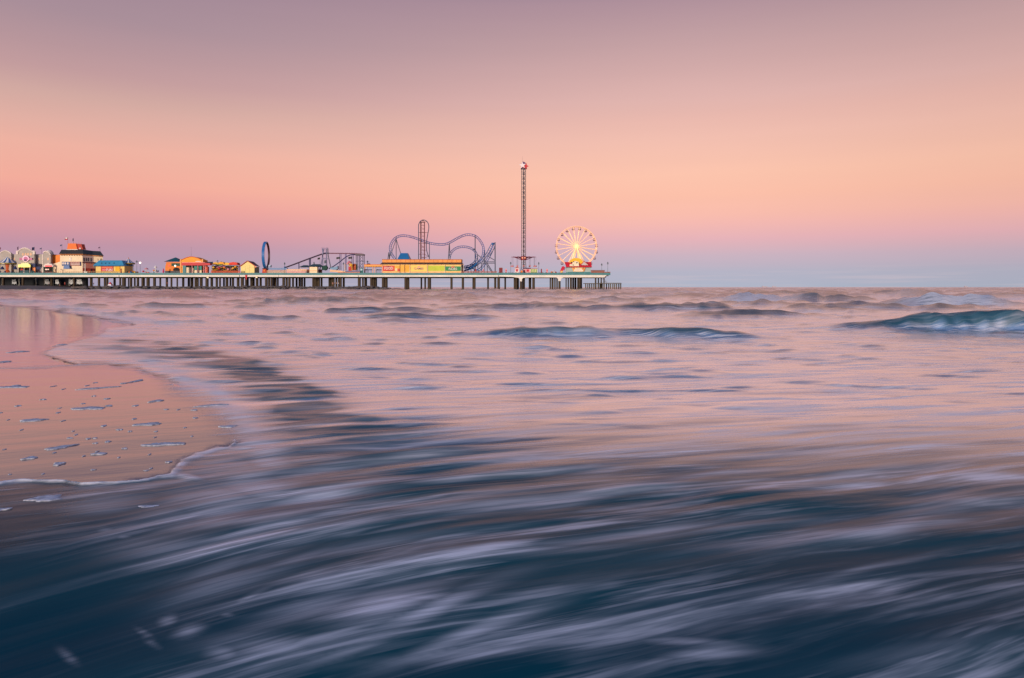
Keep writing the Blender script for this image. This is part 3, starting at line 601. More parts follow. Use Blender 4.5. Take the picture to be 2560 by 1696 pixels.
# rock groyne running along in front of the piles
rk = MB(); random.seed(11)
gr = random.Random(3)
for k in range(620):
    px = gr.uniform(205, 1008); Y = D0-9+gr.uniform(-2.2, 2.2)
    fall = 1 if px < 930 else max(.25, 1-(px-930)/95)
    top = (714.5 + 1.2*math.sin(px*.017)+.6*math.sin(px*.06)); hz_ = wz(top, Y)*fall
    r = gr.uniform(.5, 1.15); z = gr.uniform(-.3, max(hz_-r*.7, 0)); c = Vector((wx(px, Y), Y+ (hz_-z)*-.5, z)); i = len(rk.v)
    n = 6; ro = gr.uniform(0, 6.28)
    for (rr, zz) in ((.55, -.55), (1, -.1), (.9, .3), (.45, .6)):
        for j in range(n):
            t = ro+2*math.pi*j/n; q = r*rr*gr.uniform(.8, 1.15); rk.v.append((c.x+q*math.cos(t)*1.5, c.y+q*math.sin(t), c.z+r*zz))
    for a in range(3): rk.f += [(i+a*n+j, i+a*n+(j+1) % n, i+(a+1)*n+(j+1) % n, i+(a+1)*n+j) for j in range(n)]
    rk.f += [tuple(i+j for j in reversed(range(n))), tuple(i+3*n+j for j in range(n))]
rk.wprism([(wx(205), -.6), (wx(960), -.6), (wx(1005), -.3), (wx(940), .9), (wx(900), 1.5), (wx(205), 1.6)], D0-10, D0-7)
solo('rock_groyne', rk, M('wet_dark_rock', (92, 84, 84), .8, var=.4, scale=.4), 'dark low groyne of piled boulders running in front of the pier piles', 'groyne')
# sea wall closing the view under the landward end
sw = thing('sea_wall', 'dark retaining wall with openings under the landward end of the pier', 'wall', (wx(20, 440), 440, 1.5))
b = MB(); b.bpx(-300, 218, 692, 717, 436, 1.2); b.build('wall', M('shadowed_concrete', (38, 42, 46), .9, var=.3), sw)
b = MB()
for k in range(12): b.bpx(-290+k*42, -287+k*42, 695, 717, 434.9, 1.0)
b.build('buttresses', M('pale_concrete', (150, 150, 145), .9), sw)
# parked vans on the sand under the deck
m_van = M('van_white', (108, 120, 130), .35, var=.05); m_glass = M('dark_glass', (25, 35, 42), .15); m_tyre = M('tyre_rubber', (22, 22, 24), .9)
def van(px, ytop, w, Y, label):
    t = thing('parked_van', label, 'van', tuple(P(px, 713, Y)), 'vans parked under the pier')
    z0 = wz(712.6, Y); L = w/F*Y; H = wz(ytop, Y)-z0; x = wx(px, Y)-L/2
    MB().wprism([(x, z0+.35), (x+L, z0+.35), (x+L, z0+H*.55), (x+L*.9, z0+H*.62), (x+L*.8, z0+H), (x+.1, z0+H), (x, z0+H*.9)], Y, Y+2).build('body', m_van, t)
    for a, c in ((.12, .38), (.42, .68), (.72, .84)):
        MB().wprism([(x+L*a, z0+H*.58), (x+L*c, z0+H*.58), (x+L*min(c, .80), z0+H*.86), (x+L*a, z0+H*.86)], Y-.02, Y+.02).build('window', m_glass, t)
    for a in (.2, .8):
        w_ = MB(); w_.tube((x+L*a, Y-.03, z0+.38), (x+L*a, Y+.3, z0+.38), .38, 14); w_.build('wheel', m_tyre, t)
for a in ((35.5, 699.5, 11, 424, 'white van parked in the dark under the pier nearest the left edge'), (118, 698.5, 12, 427, 'white van parked under the pier behind the thin pale pile'), (143, 699, 9, 424, 'short white van parked under the pier left of the dark standing figure'),
          (178, 698.8, 13, 425, 'white van parked under the pier behind the person in red'), (198.5, 698.2, 14, 421, 'large white van at the end of the dark sea wall under the pier')): van(*a)
# ================================================================ PEOPLE
def person_meshes():
    def skin(name, pts, edges, rad):
        me = bpy.data.meshes.new(name); me.from_pydata(pts, edges, []); ob = bpy.data.objects.new(name, me); C.objects.link(ob)
        md = ob.modifiers.new('s', 'SKIN'); ob.modifiers.new('u', 'SUBSURF').levels = 1
        for v, r in zip(me.skin_vertices[0].data, rad): v.radius = (r, r*.8)
        me.skin_vertices[0].data[0].use_root = True
        bpy.context.view_layer.update(); out = bpy.data.meshes.new_from_object(ob.evaluated_get(bpy.context.evaluated_depsgraph_get()))
        out.name = name; bpy.data.objects.remove(ob); return out
    body = skin('body', [(0, 0, .95), (0, 0, 1.2), (0, 0, 1.42), (0, 0, 1.52), (0, -.01, 1.62), (0, -.01, 1.74), (.19, 0, 1.40), (.25, .02, 1.12), (.27, -.06, .86), (.27, -.08, .77), (-.19, 0, 1.40), (-.25, .02, 1.12), (-.27, -.06, .86), (-.27, -.08, .77),
                         (.10, 0, .88), (.12, -.02, .48), (.13, .04, .08), (.13, -.12, .04), (-.10, 0, .88), (-.12, .03, .48), (-.14, .06, .08), (-.14, -.10, .04)],
                [(0, 1), (1, 2), (2, 3), (3, 4), (4, 5), (2, 6), (6, 7), (7, 8), (8, 9), (2, 10), (10, 11), (11, 12), (12, 13), (0, 14), (14, 15), (15, 16), (16, 17), (0, 18), (18, 19), (19, 20), (20, 21)],
                [.15, .14, .15, .055, .10, .085, .06, .045, .035, .03, .06, .045, .035, .03, .09, .06, .042, .03, .09, .06, .042, .03])
    shirt = skin('shirt', [(0, 0, .95), (0, 0, 1.2), (0, 0, 1.42), (.20, 0, 1.40), (.25, .02, 1.14), (-.20, 0, 1.40), (-.25, .02, 1.14)], [(0, 1), (1, 2), (2, 3), (3, 4), (2, 5), (5, 6)], [.18, .165, .175, .085, .07, .085, .07])
    trou = skin('trousers', [(0, 0, .95), (.10, 0, .86), (.12, -.02, .48), (.13, .03, .16), (-.10, 0, .86), (-.12, .03, .48), (-.14, .06, .16)], [(0, 1), (1, 2), (2, 3), (0, 4), (4, 5), (5, 6)], [.17, .11, .08, .065, .11, .08, .065])
    hair = skin('hair', [(0, .02, 1.74), (0, .03, 1.79)], [(0, 1)], [.10, .07])
    return body, shirt, trou, hair
PB, PS, PT, PH = person_meshes()
m_skin = M('skin', (190, 140, 115)); m_hair = M('dark_hair', (45, 32, 28))
PB.materials.append(m_skin); PH.materials.append(m_hair)
def person(px, foot, Y, rot, shirt, trou, label, group, sc=1.0):
    t = thing('person', label, 'person', tuple(P(px, foot, Y)), group); t.rotation_euler = (0, 0, rot); t.scale = (sc,)*3
    for me, m in ((PB, None), (PS, shirt), (PT, trou), (PH, None)):
        d = me.copy() if m else me
        if m: d.materials.clear(); d.materials.append(m)
        o = bpy.data.objects.new(me.name.split('.')[0], d); C.objects.link(o); o.parent = t; o['_o'] = t['_o']
c_red = M('red_cloth', (190, 35, 50)); c_blk = M('black_cloth', (25, 26, 32)); c_whi = M('white_cloth', (215, 215, 220)); c_blu = M('blue_cloth', (60, 90, 130)); c_pnk = M('pink_cloth', (215, 140, 140)); c_tan = M('tan_cloth', (160, 125, 90))
g1 = 'people standing under the pier'
for a in ((122, 714.3, 392, .3, c_whi, c_blk, 'person in a white top standing on the sand below the left of the orange building', g1), (149, 718.5, 360, -.2, c_blk, c_blk, 'person all in black nearest the water on the far left beach', g1),
          (162, 713.4, 396, .1, c_red, c_red, 'person in red seen against a white van under the pier', g1), (234, 714.2, 393, .5, c_blk, c_blu, 'person in black leaning by the piles left of the red and white tent', g1),
          (418, 713.5, 392, -.4, c_red, c_blk, 'person in red and black climbing by a pile under the teal-roofed pavilion', g1), (832, 714, 392, .2, c_pnk, c_tan, 'person in pink on the groyne, leftmost of the group of four', g1),
          (836.5, 714, 392.5, -.2, c_blk, c_blk, 'person in black on the groyne beside the one in pink', g1), (841.5, 714, 393, .1, c_tan, c_blk, 'person in tan on the groyne, third of the group of four', g1),
          (846.5, 714, 392, .4, c_whi, c_blu, 'person in white top and blue trousers, rightmost on the groyne', g1)): person(*a)
g2 = 'people leaning on the pier rail'
for a in ((98, 687, D0+1.6, 0, c_blk, c_blk, 'person in black at the rail below the navy banner', g2), (104, 686.6, D0+1.6, .4, c_red, c_blk, 'person in red at the rail just right of the navy banner', g2), (112, 686.8, D0+1.6, .2, c_blk, c_blu, 'person in black at the rail in front of the red-lit kiosk', g2), (59, 687, D0+1.6, -.3, c_whi, c_blu, 'person in white at the rail below the yellow lit sign', g2)):
    person(*a)
tt = thing('beach_tent', 'small red and white beach tent on the sand under the pier', 'tent', tuple(P(275, 713.6, 391)))
MB().hip(wx(271, 391), wx(280, 391), 390, 392.4, wz(714.5, 391), wz(706, 391), .9).build('canopy', M('signal_red', (205, 25, 45)), tt)
MB().hip(wx(273, 391), wx(282, 391), 389.4, 390, wz(714.6, 391), wz(710.6, 391), .25, .2).build('flap', c_whi, tt)
# ================================================================ BUILDINGS AND RIDES ON THE DECK
YB = D0+4.0
BASE = 686.0
m_grey = M('grey_stucco', (176, 168, 160), .85); m_trim = M('pale_trim', (228, 214, 204), .7); m_cream = M('cream_stucco', (238, 218, 184), .8)
m_orange = M('orange_paint', (228, 128, 42), .7); m_rdk = M('charcoal_roof', (46, 46, 44), .6); m_blue = M('royal_blue', (28, 92, 158), .5); m_white = M('white_paint', (226, 222, 216), .6)
m_yel = M('yellow_paint', (238, 186, 62), .7); m_red = M('red_paint', (196, 28, 40), .6); m_navy = M('navy_cloth', (30, 44, 92), .7); m_pink = M('pink_paint', (226, 150, 160), .6); m_green = M('green_paint', (20, 140, 84), .6)
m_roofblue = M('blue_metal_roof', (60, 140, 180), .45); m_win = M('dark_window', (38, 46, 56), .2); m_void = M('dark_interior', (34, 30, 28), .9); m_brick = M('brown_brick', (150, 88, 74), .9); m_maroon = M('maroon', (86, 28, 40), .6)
m_lyel = M('lit_yellow_sign', (250, 232, 110), .5, emit=.75); m_lamp = M('lit_globe', (255, 238, 214), .3, emit=2.2); m_redlit = M('lit_red_sign', (230, 40, 60), .5, emit=.5); m_purp = M('plum_paint', (110, 80, 110), .6)
def T(name, label, cat, px, Y=YB, group=None): return thing(name, label, cat, (wx(px, Y), Y, ZD), group)
def flag(px0, px1, py0, py1, Y, m, label, pole_to, side='l', wave=.35, m2=None):
    """flag flying from a thin pole"""
    t = thing('flag', label, 'flag', tuple(P(px1 if side == 'l' else px0, pole_to, Y)), 'flags flying above the pier')
    pxp = px1 if side == 'l' else px0
    MB().tube(P(pxp, pole_to, Y), P(pxp, py0-.6, Y), .045, 6).build('pole', m_rdk, t)
    def cl(a, b_, mat):
        mb = MB(); n = 5
        for k in range(n):
            u0, u1 = px0+(px1-px0)*k/n, px0+(px1-px0)*(k+1)/n
            w0, w1 = math.sin(k*1.3)*wave, math.sin((k+1)*1.3)*wave; s0 = ((k if side == 'r' else n-k)/n)*1.1; s1 = ((k+1 if side == 'r' else n-k-1)/n)*1.1
            mb.face([P(u0, b_+s0, Y+w0), P(u1, b_+s1, Y+w1), P(u1, a+s1, Y+w1), P(u0, a+s0, Y+w0)])
            mb.face([P(u0, a+s0, Y+w0+.03), P(u1, a+s1, Y+w1+.03), P(u1, b_+s1, Y+w1+.03), P(u0, b_+s0, Y+w0+.03)])
        return mb.build('cloth' if mat is not m2 else 'stripe', mat, t)
    mid = (py0+py1)/2
    if m2: cl(py0, mid, m); cl(mid, py1, m2)
    else: cl(py0, py1, m)
def lamp_post(px, top, label, kind='post', Y=D0+1.2, globe=False, arms=False):
    t = thing('lamp_post', label, 'lamp post', (wx(px, Y), Y, ZD), 'lamp posts along the pier rail')
    z = wz(top, Y); x = wx(px, Y)
    m = M('dark_green_iron', (44, 66, 66), .5)
    MB().cone((x, Y), 0, 0, 0, 8, prof=[(.26, ZD), (.22, ZD+.8), (.09, ZD+1.0), (.07, z-1.5)]).build('column', m, t)
    if globe:
        MB().ball((x, Y, z-.55), .5).build('globe', m_lamp, t, True)
    else:
        MB().cone((x, Y), 0, 0, 0, 8, prof=[(.12, z-1.5), (.34, z-1.35), (.42, z-.75), (.2, z-.7)]).build('lantern', M('lamp_glass_grey', (120, 130, 140), .2), t)
        MB().cone((x, Y), 0, 0, 0, 8, prof=[(.5, z-.72), (.18, z-.35), (.05, z)]).build('cap', m, t)
    if arms:
        MB().path([(x-1.1, Y, z-1.0), (x-1.1, Y, z-.8), (x+1.1, Y, z-.8), (x+1.1, Y, z-1.0)], .05).build('arm', m, t)
# ---- grey entrance hall with arched gables
eh = T('entrance_hall', 'grey stucco hall with curved gables trimmed in white on the landward end of the pier', 'building', 55, YB+8)
Yh = YB+8
MB().prism([(-120, BASE), (-120, 636), (128, 636), (128, BASE)], Yh, 9).build('wall', m_grey, eh)
def gable(pts, Y, t_, name='gable'):
    g = MB().prism(pts, Y, 1.2).build(name, m_grey, t_); tb = MB(); top = [p for p in pts if p[1] < 680]
    tb.path([P(a, b_, Y-.05) for a, b_ in top], .34, 6); tb.build('trim', m_trim, g); return g
gable([(0.5, BASE), (0.5, 632.5), (5, 630), (9, 628), (14, 627), (19, 628.5), (24, 631), (28, 634.5), (28, BASE)], Yh-1.4, eh)
gable([(-95, BASE), (-95, 634), (-80, 628), (-66, 624), (-50, 628), (-36, 634), (-36, BASE)], Yh-1.4, eh)
gable([(42, BASE), (42, 629), (47, 628), (51, 624), (56, 621.5), (63, 620.3), (69, 621.8), (75, 625), (80, 628.5), (86, 630), (86, BASE)], Yh-2.2, eh)
gable([(108, BASE), (108, 632), (112, 629.5), (115, 628.5), (119, 629.5), (123, 632), (124.5, 635), (126.5, 638), (126.5, BASE)], Yh-1.4, eh)
for x in (42.5, 84.5):
    MB().bpx(x-2.6, x+2.2, 628, 636, Yh-2.6, .5).build('corner_block', m_trim, eh)
MB().ball((wx(123, Yh+6), Yh+6, wz(636, Yh+6)), 2.35, 14, 1.1).build('dome', m_trim, eh, True)
for x in (57, 64, 70, 77, 14, 97, 35, 120):
    MB().bpx(x-2, x+2, 633 if x in (57, 64, 70, 77) else 645, 639 if x in (57, 64, 70, 77) else 651, Yh-(2.25 if 42 < x < 86 else 1.45 if x in (14, 120) else .05), .1).build('window', M('warm_niche', (228, 186, 150), .8), eh)
MB().bpx(105.5, 107.3, 636, BASE, Yh-.4, .3).build('pilaster', m_trim, eh)
# pink oval sign with side wings
ps = thing('oval_sign', 'pink and white oval sign with side wings on the grey gable', 'sign', tuple(P(64, 655, Yh-2.8)))
MB().prism(arc(64, 647, 8, 7.6, 0, 350, 24), Yh-3.0, .4).build('disc', M('pale_pink_sign', (238, 190, 214), .5, emit=.18), ps)
MB().prism(arc(64, 647.6, 5.6, 5.6, 0, 350, 20), Yh-3.1, .1).build('rose_panel', M('rose', (200, 120, 160)), ps)
MB().prism(arc(63, 651, 4, 2, 0, 350, 14), Yh-3.2, .1).build('bowl', m_navy, ps)
MB().prism([(47.5, 645), (57, 645.6), (57, 650), (47.5, 650.4), (49, 647.6)], Yh-2.95, .3).build('wing', M('rose', (200, 120, 160)), ps)
MB().prism([(81, 645), (71, 645.6), (71, 650), (81, 650.4), (79.6, 647.6)], Yh-2.95, .3).build('wing', M('rose', (200, 120, 160)), ps)
# lit stall
st = T('snack_stall', 'stall with glowing yellow sign board and pale crest under the pink oval sign', 'stall', 60, YB+3)
MB().bpx(45, 75, 662, 668.6, YB+2.6, .5).build('lit_sign', m_lyel, st)
MB().prism([(53, 662), (53, 657.5), (56, 659), (58, 656.5), (61, 658.5), (64, 656.5), (67, 658.5), (69, 656.8), (72, 659.5), (72, 662)], YB+2.7, .3).build('crest', M('pale_yellow', (232, 226, 160), emit=.2), st)
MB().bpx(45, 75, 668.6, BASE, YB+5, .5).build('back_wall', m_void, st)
MB().bpx(50, 72, 676, BASE, YB+3, .5).build('counter', M('dark_teal', (34, 72, 80)), st)
for x in (45.6, 60, 74.4): MB().bpx(x-.5, x+.5, 668.6, BASE, YB+2.7, .25).build('post', m_trim, st)
MB().ball(tuple(P(54.5, 675, YB+3.6)), .7).build('lantern', M('red_lantern', (226, 80, 66), emit=.5), st, True)
bx = T('games_booth', 'dark navy booth with open orange-lit counter right of the yellow sign', 'booth', 80, YB+3)
MB().bpx(74.8, 88, 659, 668, YB+4, 2).build('fascia', m_navy, bx); MB().bpx(76, 88, 668, BASE, YB+5.6, .3).build('back_wall', M('lit_orange', (235, 140, 90), emit=.22), bx)
MB().bpx(75, 76, 668, BASE, YB+4, 1.6).build('side_wall', m_navy, bx); MB().bpx(76, 84, 677, BASE, YB+4.1, .5).build('counter', M('dark_teal', (34, 72, 80)), bx)
bn = solo('banner', MB().bpx(91, 102, 667, 674.2, YB+3, .12).tube(P(96.5, 667, YB+3.2), P(96.5, 686, YB+3.2), .08), m_navy, 'plain navy banner board standing before the grey wall', 'banner')
# red lit kiosk
kk = T('kiosk', 'small kiosk with pale pediment, red lit band and open dark front', 'kiosk', 120, YB+2)
MB().prism([(109, 667.5), (109, 664), (112, 661), (117, 659.6), (120.5, 658), (124, 659.6), (129, 661), (132.5, 664), (132.5, 667.5)], YB+2, 3).build('pediment', m_trim, kk)
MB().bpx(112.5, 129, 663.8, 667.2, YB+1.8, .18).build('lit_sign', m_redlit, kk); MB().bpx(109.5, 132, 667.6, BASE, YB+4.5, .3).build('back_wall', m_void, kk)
for x in (109.6, 131.8): MB().bpx(x-.7, x+.7, 667.6, BASE, YB+2.1, .4).build('post', M('green_post', (60, 90, 80)), kk)
MB().bpx(113, 122, 672.5, 675.5, YB+4.2, .25).build('menu_board', M('lit_menu', (240, 200, 180), emit=.6), kk); MB().bpx(111, 131, 680, BASE, YB+2.2, .6).build('counter', m_brick, kk)
# swing carousels with striped tops
def carousel(px, apex, eave, half, base, Y, label, big):
    t = T('carousel', label, 'carousel', px, Y, 'carousels with blue and white striped canopies')
    x = wx(px, Y); r = half/F*Y; ze = wz(eave, Y); za = wz(apex, Y); zb = wz(base, Y)
    ns = 20
    for par, mat, nm in ((0, m_white, 'white_stripes'), (1, m_blue, 'blue_stripes')):
        b_ = MB()
        for k in range(ns):
            if k % 2 != par: continue
            for s0, s1 in ((0, .3), (.3, .6), (.6, 1)):
                def q(a, s): 
                    rr = r*(1-s*.96); zz = ze + (za-ze)*(s**1.35); return (x+rr*math.cos(a), Y+rr*math.sin(a), zz)
                a0, a1 = 2*math.pi*k/ns, 2*math.pi*(k+1)/ns
                b_.face([q(a0, s0), q(a1, s0), q(a1, s1), q(a0, s1)])
        b_.build(nm, mat, t)
    MB().cone((x, Y), 0, 0, 0, 24, prof=[(r*.95, ze-.75), (r*1.02, ze-.7), (r*1.02, ze-.02), (r*.97, ze)]).build('rim', M('gold_rim', (150, 132, 58), .4), t)
    MB().cone((x, Y), 0, 0, 0, 12, prof=[(.25, za-.3), (.65, za+.2), (.45, za+.8), (.7, za+1.4), (.1, za+1.9)] if big else [(.2, za-.3), (.25, za+.1), (.03, za+.6)]).build('finial', m_orange, t)
    MB().cone((x, Y), 0, 0, 0, 14, prof=[(r*.3, zb), (r*.34, zb+1.2), (r*.22, zb+2.2), (r*.3, ze-.8)]).build('drum', M('orange_drum', (190, 86, 34)), t)
    MB().cone((x, Y), 0, 0, 0, 20, prof=[(r*.7, ZD), (r*.7, ZD+.3)]).build('turntable', M('dark_teal', (34, 72, 80)), t)
    for k in range(8):
        a = 2*math.pi*(k+.3)/8; cx_, cy_ = x+r*.8*math.cos(a), Y+r*.8*math.sin(a)
        g = MB(); g.tube((cx_, cy_, ze-.7), (cx_, cy_, zb+1.2), .05, 5); g.box(cx_-.4, cx_+.4, cy_-.3, cy_+.3, zb+.5, zb+1.2); g.build('swing_seat', m_navy, t)
carousel(21, 639.5, 658, 22.5, 684, YB+7.5, 'large carousel with blue and white striped canopy before the grey hall', True)
carousel(321, 646.5, 658, 15, 684, YB+7, 'smaller carousel with blue and white striped canopy beside the blue-roofed building', False)
pb = T('awning', 'dark blue awning panel above the large carousel by the grey wall', 'awning', 8, YB+10)
MB().prism([(-14, 650), (-14, 642.5), (17, 642.5), (17, 650)], YB+10, .8).build('panel', M('deep_blue', (24, 70, 110)), pb); MB().bpx(-14, 17, 650, 651, YB+9.6, .3).build('hem', m_trim, pb)
for x, top, lab in ((6, 666, 'closed dark blue parasol left of the large carousel'), (38, 664, 'closed dark blue parasol right of the large carousel')):
    t = T('parasol', lab, 'parasol', x, YB, 'dark blue parasols by the large carousel')
    xx = wx(x, YB); MB().cone((xx, YB), 0, 0, 0, 10, prof=[(1.15, wz(674, YB)), (.8, wz(670, YB)), (.08, wz(top, YB))]).build('canopy', m_navy, t); MB().tube((xx, YB, ZD), (xx, YB, wz(673, YB)), .07).build('pole', m_trim, t)
# flags
flag(-8, 1.4, 619, 623.5, Yh, m_red, 'small red flag at the far left edge of the grey hall roof', 637)
flag(43.2, 45.8, 617, 624, Yh, m_purp, 'limp purple flag on the left shoulder of the grey gable', 629)
flag(80, 86, 618, 625, Yh, m_navy, 'navy flag on the right shoulder of the grey gable', 630, wave=.6)
flag(99.5, 104, 620, 623, Yh+2, M('slate_flag', (88, 96, 130)), 'slate flag above the low wall between the two grey gables', 637)
flag(150.5, 155, 611.5, 615, YB+9, M('slate_flag', (88, 96, 130)), 'slate flag at the left corner of the charcoal roof', 626)
flag(162, 169.6, 594, 599.4, YB+8, m_white, 'large flag with red lower stripe flying above the orange roof cupola', 609, m2=m_red)
flag(181.5, 183.8, 596, 603, YB+8, m_navy, 'limp navy flag above the orange roof cupola', 609)
flag(246, 250, 617.5, 620.5, YB+8, m_purp, 'purple flag above the right end of the charcoal roof', 632)
# ---- restaurant
rs = T('restaurant', 'cream restaurant with flared charcoal roof and orange rooftop cupola', 'building', 190, YB+5)
Yr = YB+4
MB().prism([(150, BASE), (150, 634), (206.3, 634), (206.3, BASE)], Yr, 12).build('front_wall', m_cream, rs)
MB().prism([(134, BASE), (134, 660), (138, 658.6), (149.9, 654.6), (149.9, BASE)], Yr+.1, 5).build('stair_wall', m_cream, rs)
MB().prism([(128.5, BASE), (128.5, 637.5), (149.8, 637.5), (149.8, BASE)], Yr+5.2, 6).build('orange_wall', m_orange, rs)
m_cream_shaded = M('cream_stucco_shaded', (226, 200, 186), .8)  # same cream stucco, the turned side's pinkish shade mixed into the colour
# receding right wings
b = MB(); A = P(206.3, 686, Yr); B_ = P(233, 686, Yr+5)
def wall_quad(mb, p, q_, z0, z1, th=.3):
    d = (Vector(q_)-Vector(p)); d.z = 0; n = Vector((-d.y, d.x, 0)).normalized()*th; i = len(mb.v)
    for o_ in (Vector((0, 0, 0)), n):
        mb.v += [(p[0]+o_.x, p[1]+o_.y, z0), (q_[0]+o_.x, q_[1]+o_.y, z0), (q_[0]+o_.x, q_[1]+o_.y, z1), (p[0]+o_.x, p[1]+o_.y, z1)]
    mb.f += [tuple(i+k for k in q) for q in ((0, 1, 2, 3), (7, 6, 5, 4), (1, 0, 4, 5), (3, 2, 6, 7), (0, 3, 7, 4), (2, 1, 5, 6))]
wall_quad(b, P(206.5, 0, Yr), P(234, 0, Yr+5), ZD, wz(636.5, Yr)); b.build('side_wall', m_cream_shaded, rs)
b = MB(); wall_quad(b, P(234, 0, Yr+5), P(257, 0, Yr+7), ZD, wz(639, Yr+6)); b.build('wing_wall', m_cream, rs)
for x0, x1 in ((208.6, 211.8), (215, 217.4), (219.8, 222.2), (226.4, 229)):
    u = (x0-206.5)/27.5; v = (x1-206.5)/27.5; b = MB(); wall_quad(b, P(x0, 0, Yr+5*u-.1), P(x1, 0, Yr+5*v-.1), wz(653.6, Yr), wz(644.4, Yr), .1); b.build('window', m_win, rs)
for x0, x1 in ((244.5, 247.5), (251.4, 254)):
    b = MB(); wall_quad(b, P(x0, 0, Yr+5.75), P(x1, 0, Yr+6.35), wz(652, Yr+6), wz(647, Yr+6), .1); b.build('window', m_win, rs)
fw = MB().bpx(172.8, 179, 643.8, 653, Yr-.1, .1).build('window', M('bronze_glass', (140, 112, 84), .3), rs)
b = MB(); [b.bpx(x, x+.35, 643.8, 653, Yr-.16, .05) for x in (174.8, 177)]; b.bpx(172.8, 179, 648, 648.4, Yr-.17, .04); b.build('frame', m_trim, fw)
# roof: sloping skirt
def skirt(mb, top, eave):    # lists of (px, py, Y)
    for k in range(len(top)-1):
        mb.face([P(*eave[k]), P(*eave[k+1]), P(*top[k+1]), P(*top[k])])
rf = MB(); skirt(rf, [(153, 625, Yr+1.6), (207, 624.3, Yr+1.6), (231, 627.5, Yr+6.4), (251, 628.6, Yr+8), (251, 628.6, Yr+16), (153, 625, Yr+16)],
           [(147.5, 635.2, Yr-1.2), (208, 635.2, Yr-1.2), (231.6, 637.6, Yr+3.8), (259.8, 640.6, Yr+5.2), (259.8, 640.6, Yr+18), (147.5, 635.2, Yr+18)])
rf.face([P(153, 625, Yr+1.6), P(207, 624.3, Yr+1.6), P(231, 627.5, Yr+6.4), P(251, 628.6, Yr+8), P(251, 628.6, Yr+16), P(153, 625, Yr+16)])
roof = rf.build('roof', m_rdk, rs)
e = MB(); skirt(e, [(148.2, 635.3, Yr-1.1), (207.6, 635.3, Yr-1.1), (231.4, 637.8, Yr+3.9), (259, 640.7, Yr+5.3)], [(150, 638.6, Yr-.1), (206.8, 638.6, Yr-.1), (231.8, 641, Yr+4.6), (256.5, 643, Yr+6.4)])
e.build('eave_soffit', M('warm_soffit', (206, 140, 90)), rs)
br = MB()
for k in range(9): br.bpx(153+k*6.3, 154.2+k*6.3, 637, 639.6, Yr-.5, .4)
br.build('brackets', M('bracket_brown', (150, 80, 46)), rs)
cp = MB().prism([(167.5, 623.6), (169.6, 609), (190, 609), (192.5, 623.6)], Yr+2, .4).build('cupola', M('bright_orange', (236, 120, 48)), rs)
MB().prism([(192, 623.6), (190, 609.5), (203.6, 610.6), (205, 617), (207.6, 624)], Yr+2.5, 3).build('cupola_side', M('brick_red', (180, 54, 34)), cp)
MB().prism([(197, 622), (200, 618.5), (203, 623.5)], Yr+2.2, .2).build('cupola_vent', m_trim, cp)
fn = MB()
for x in (170, 178, 184.5, 190, 197, 203): fn.tube(P(x, 610, Yr+3), P(x, 606.4, Yr+3), .10, 5, .03)
fn.build('finials', m_orange, cp)
MB().bpx(166, 194, 623.4, 625, Yr+1.4, 1).build('cupola_base', m_trim, rs)
sg = MB().bpx(154.5, 174.6, 654.8, 665, Yr-.3, .2).build('picture_sign', M('slate_blue_sign', (70, 96, 140)), rs)
for x in (157.5, 163, 169.5): MB().prism(arc(x, 659, 1.9, 3.0, 0, 345, 10), Yr-.36, .05).build('sign_figure', m_trim, sg)
sg = MB().bpx(175, 201.6, 654.8, 664.8, Yr-.3, .2).build('name_sign', M('dusty_rose_sign', (150, 92, 88)), rs)
b = MB()
for k in range(7): b.bpx(177+k*3.3, 179+k*3.3, 657.2+.5*(k % 2), 659.2, Yr-.36, .05); b.bpx(177.4+k*3.3, 179.6+k*3.3, 660.6, 662.6, Yr-.36, .05)
b.build('sign_letters', m_trim, sg)
MB().bpx(199.4, 202, 654.6, 665, Yr-.35, .1).build('sign_end', m_navy, sg)
a_ = MB(); a_.prism([(159.8, 664.2), (172.4, 664.2), (174.4, 672.4), (158, 672.4)], Yr-1.4, 1.2); a_.build('window_awning', m_blue, rs)
b = MB(); wall_quad(b, P(206.6, 0, Yr-.9), P(240, 0, Yr+4), wz(658, Yr), wz(655.4, Yr), .9); b.build('canopy_band', m_maroon, rs)
b = MB(); wall_quad(b, P(214, 0, Yr+.4), P(233, 0, Yr+3.8), wz(671, Yr), wz(658, Yr), .2); b.build('striped_awning', M('salmon_awning', (232, 150, 132)), rs)
b = MB(); wall_quad(b, P(207, 0, Yr-.2), P(240, 0, Yr+4.8), ZD, wz(671, Yr), .2); b.build('lower_front', M('red_brown_front', (176, 58, 48)), rs)
for x in (210, 227, 236): b = MB(); wall_quad(b, P(x, 0, Yr-.45+(x-207)*.15), P(x+3.2, 0, Yr+.02+(x-207)*.15), ZD, wz(672.4, Yr), .1); b.build('doorway', m_void, rs)
MB().tube(P(213, 686, Yr-1.6), P(213, 660, Yr-1.6), .22, 8).build('post', m_trim, rs)
fr = T('rail_fence', 'low pale fence of posts and rails before the cream restaurant', 'fence', 180, D0+2)
b = MB()
for k in range(30): b.bpx(134+k*5.6, 134.5+k*5.6, 678.2, BASE, D0+2, .08)
b.build('posts', M('fence_tan', (214, 170, 120)), fr); b = MB(); b.bpx(134, 297, 678.4, 678.8, D0+2.1, .06); b.bpx(134, 297, 680.4, 680.7, D0+2.1, .06); b.build('rails', M('fence_tan', (214, 170, 120)), fr)
st = T('potted_palm', 'small dark potted palm beside the stair wall of the restaurant', 'plant', 138, YB)
b = MB()
for k in range(9):
    a = k*.7; b.face([P(138, 674, YB), P(138+3.3*math.cos(a), 671.8+1.6*math.sin(a*1.7), YB+1.2*math.sin(a)), P(138+3.0*math.cos(a+.3), 673.2+1.6*math.sin(a*1.7), YB+1.2*math.sin(a+.3))])
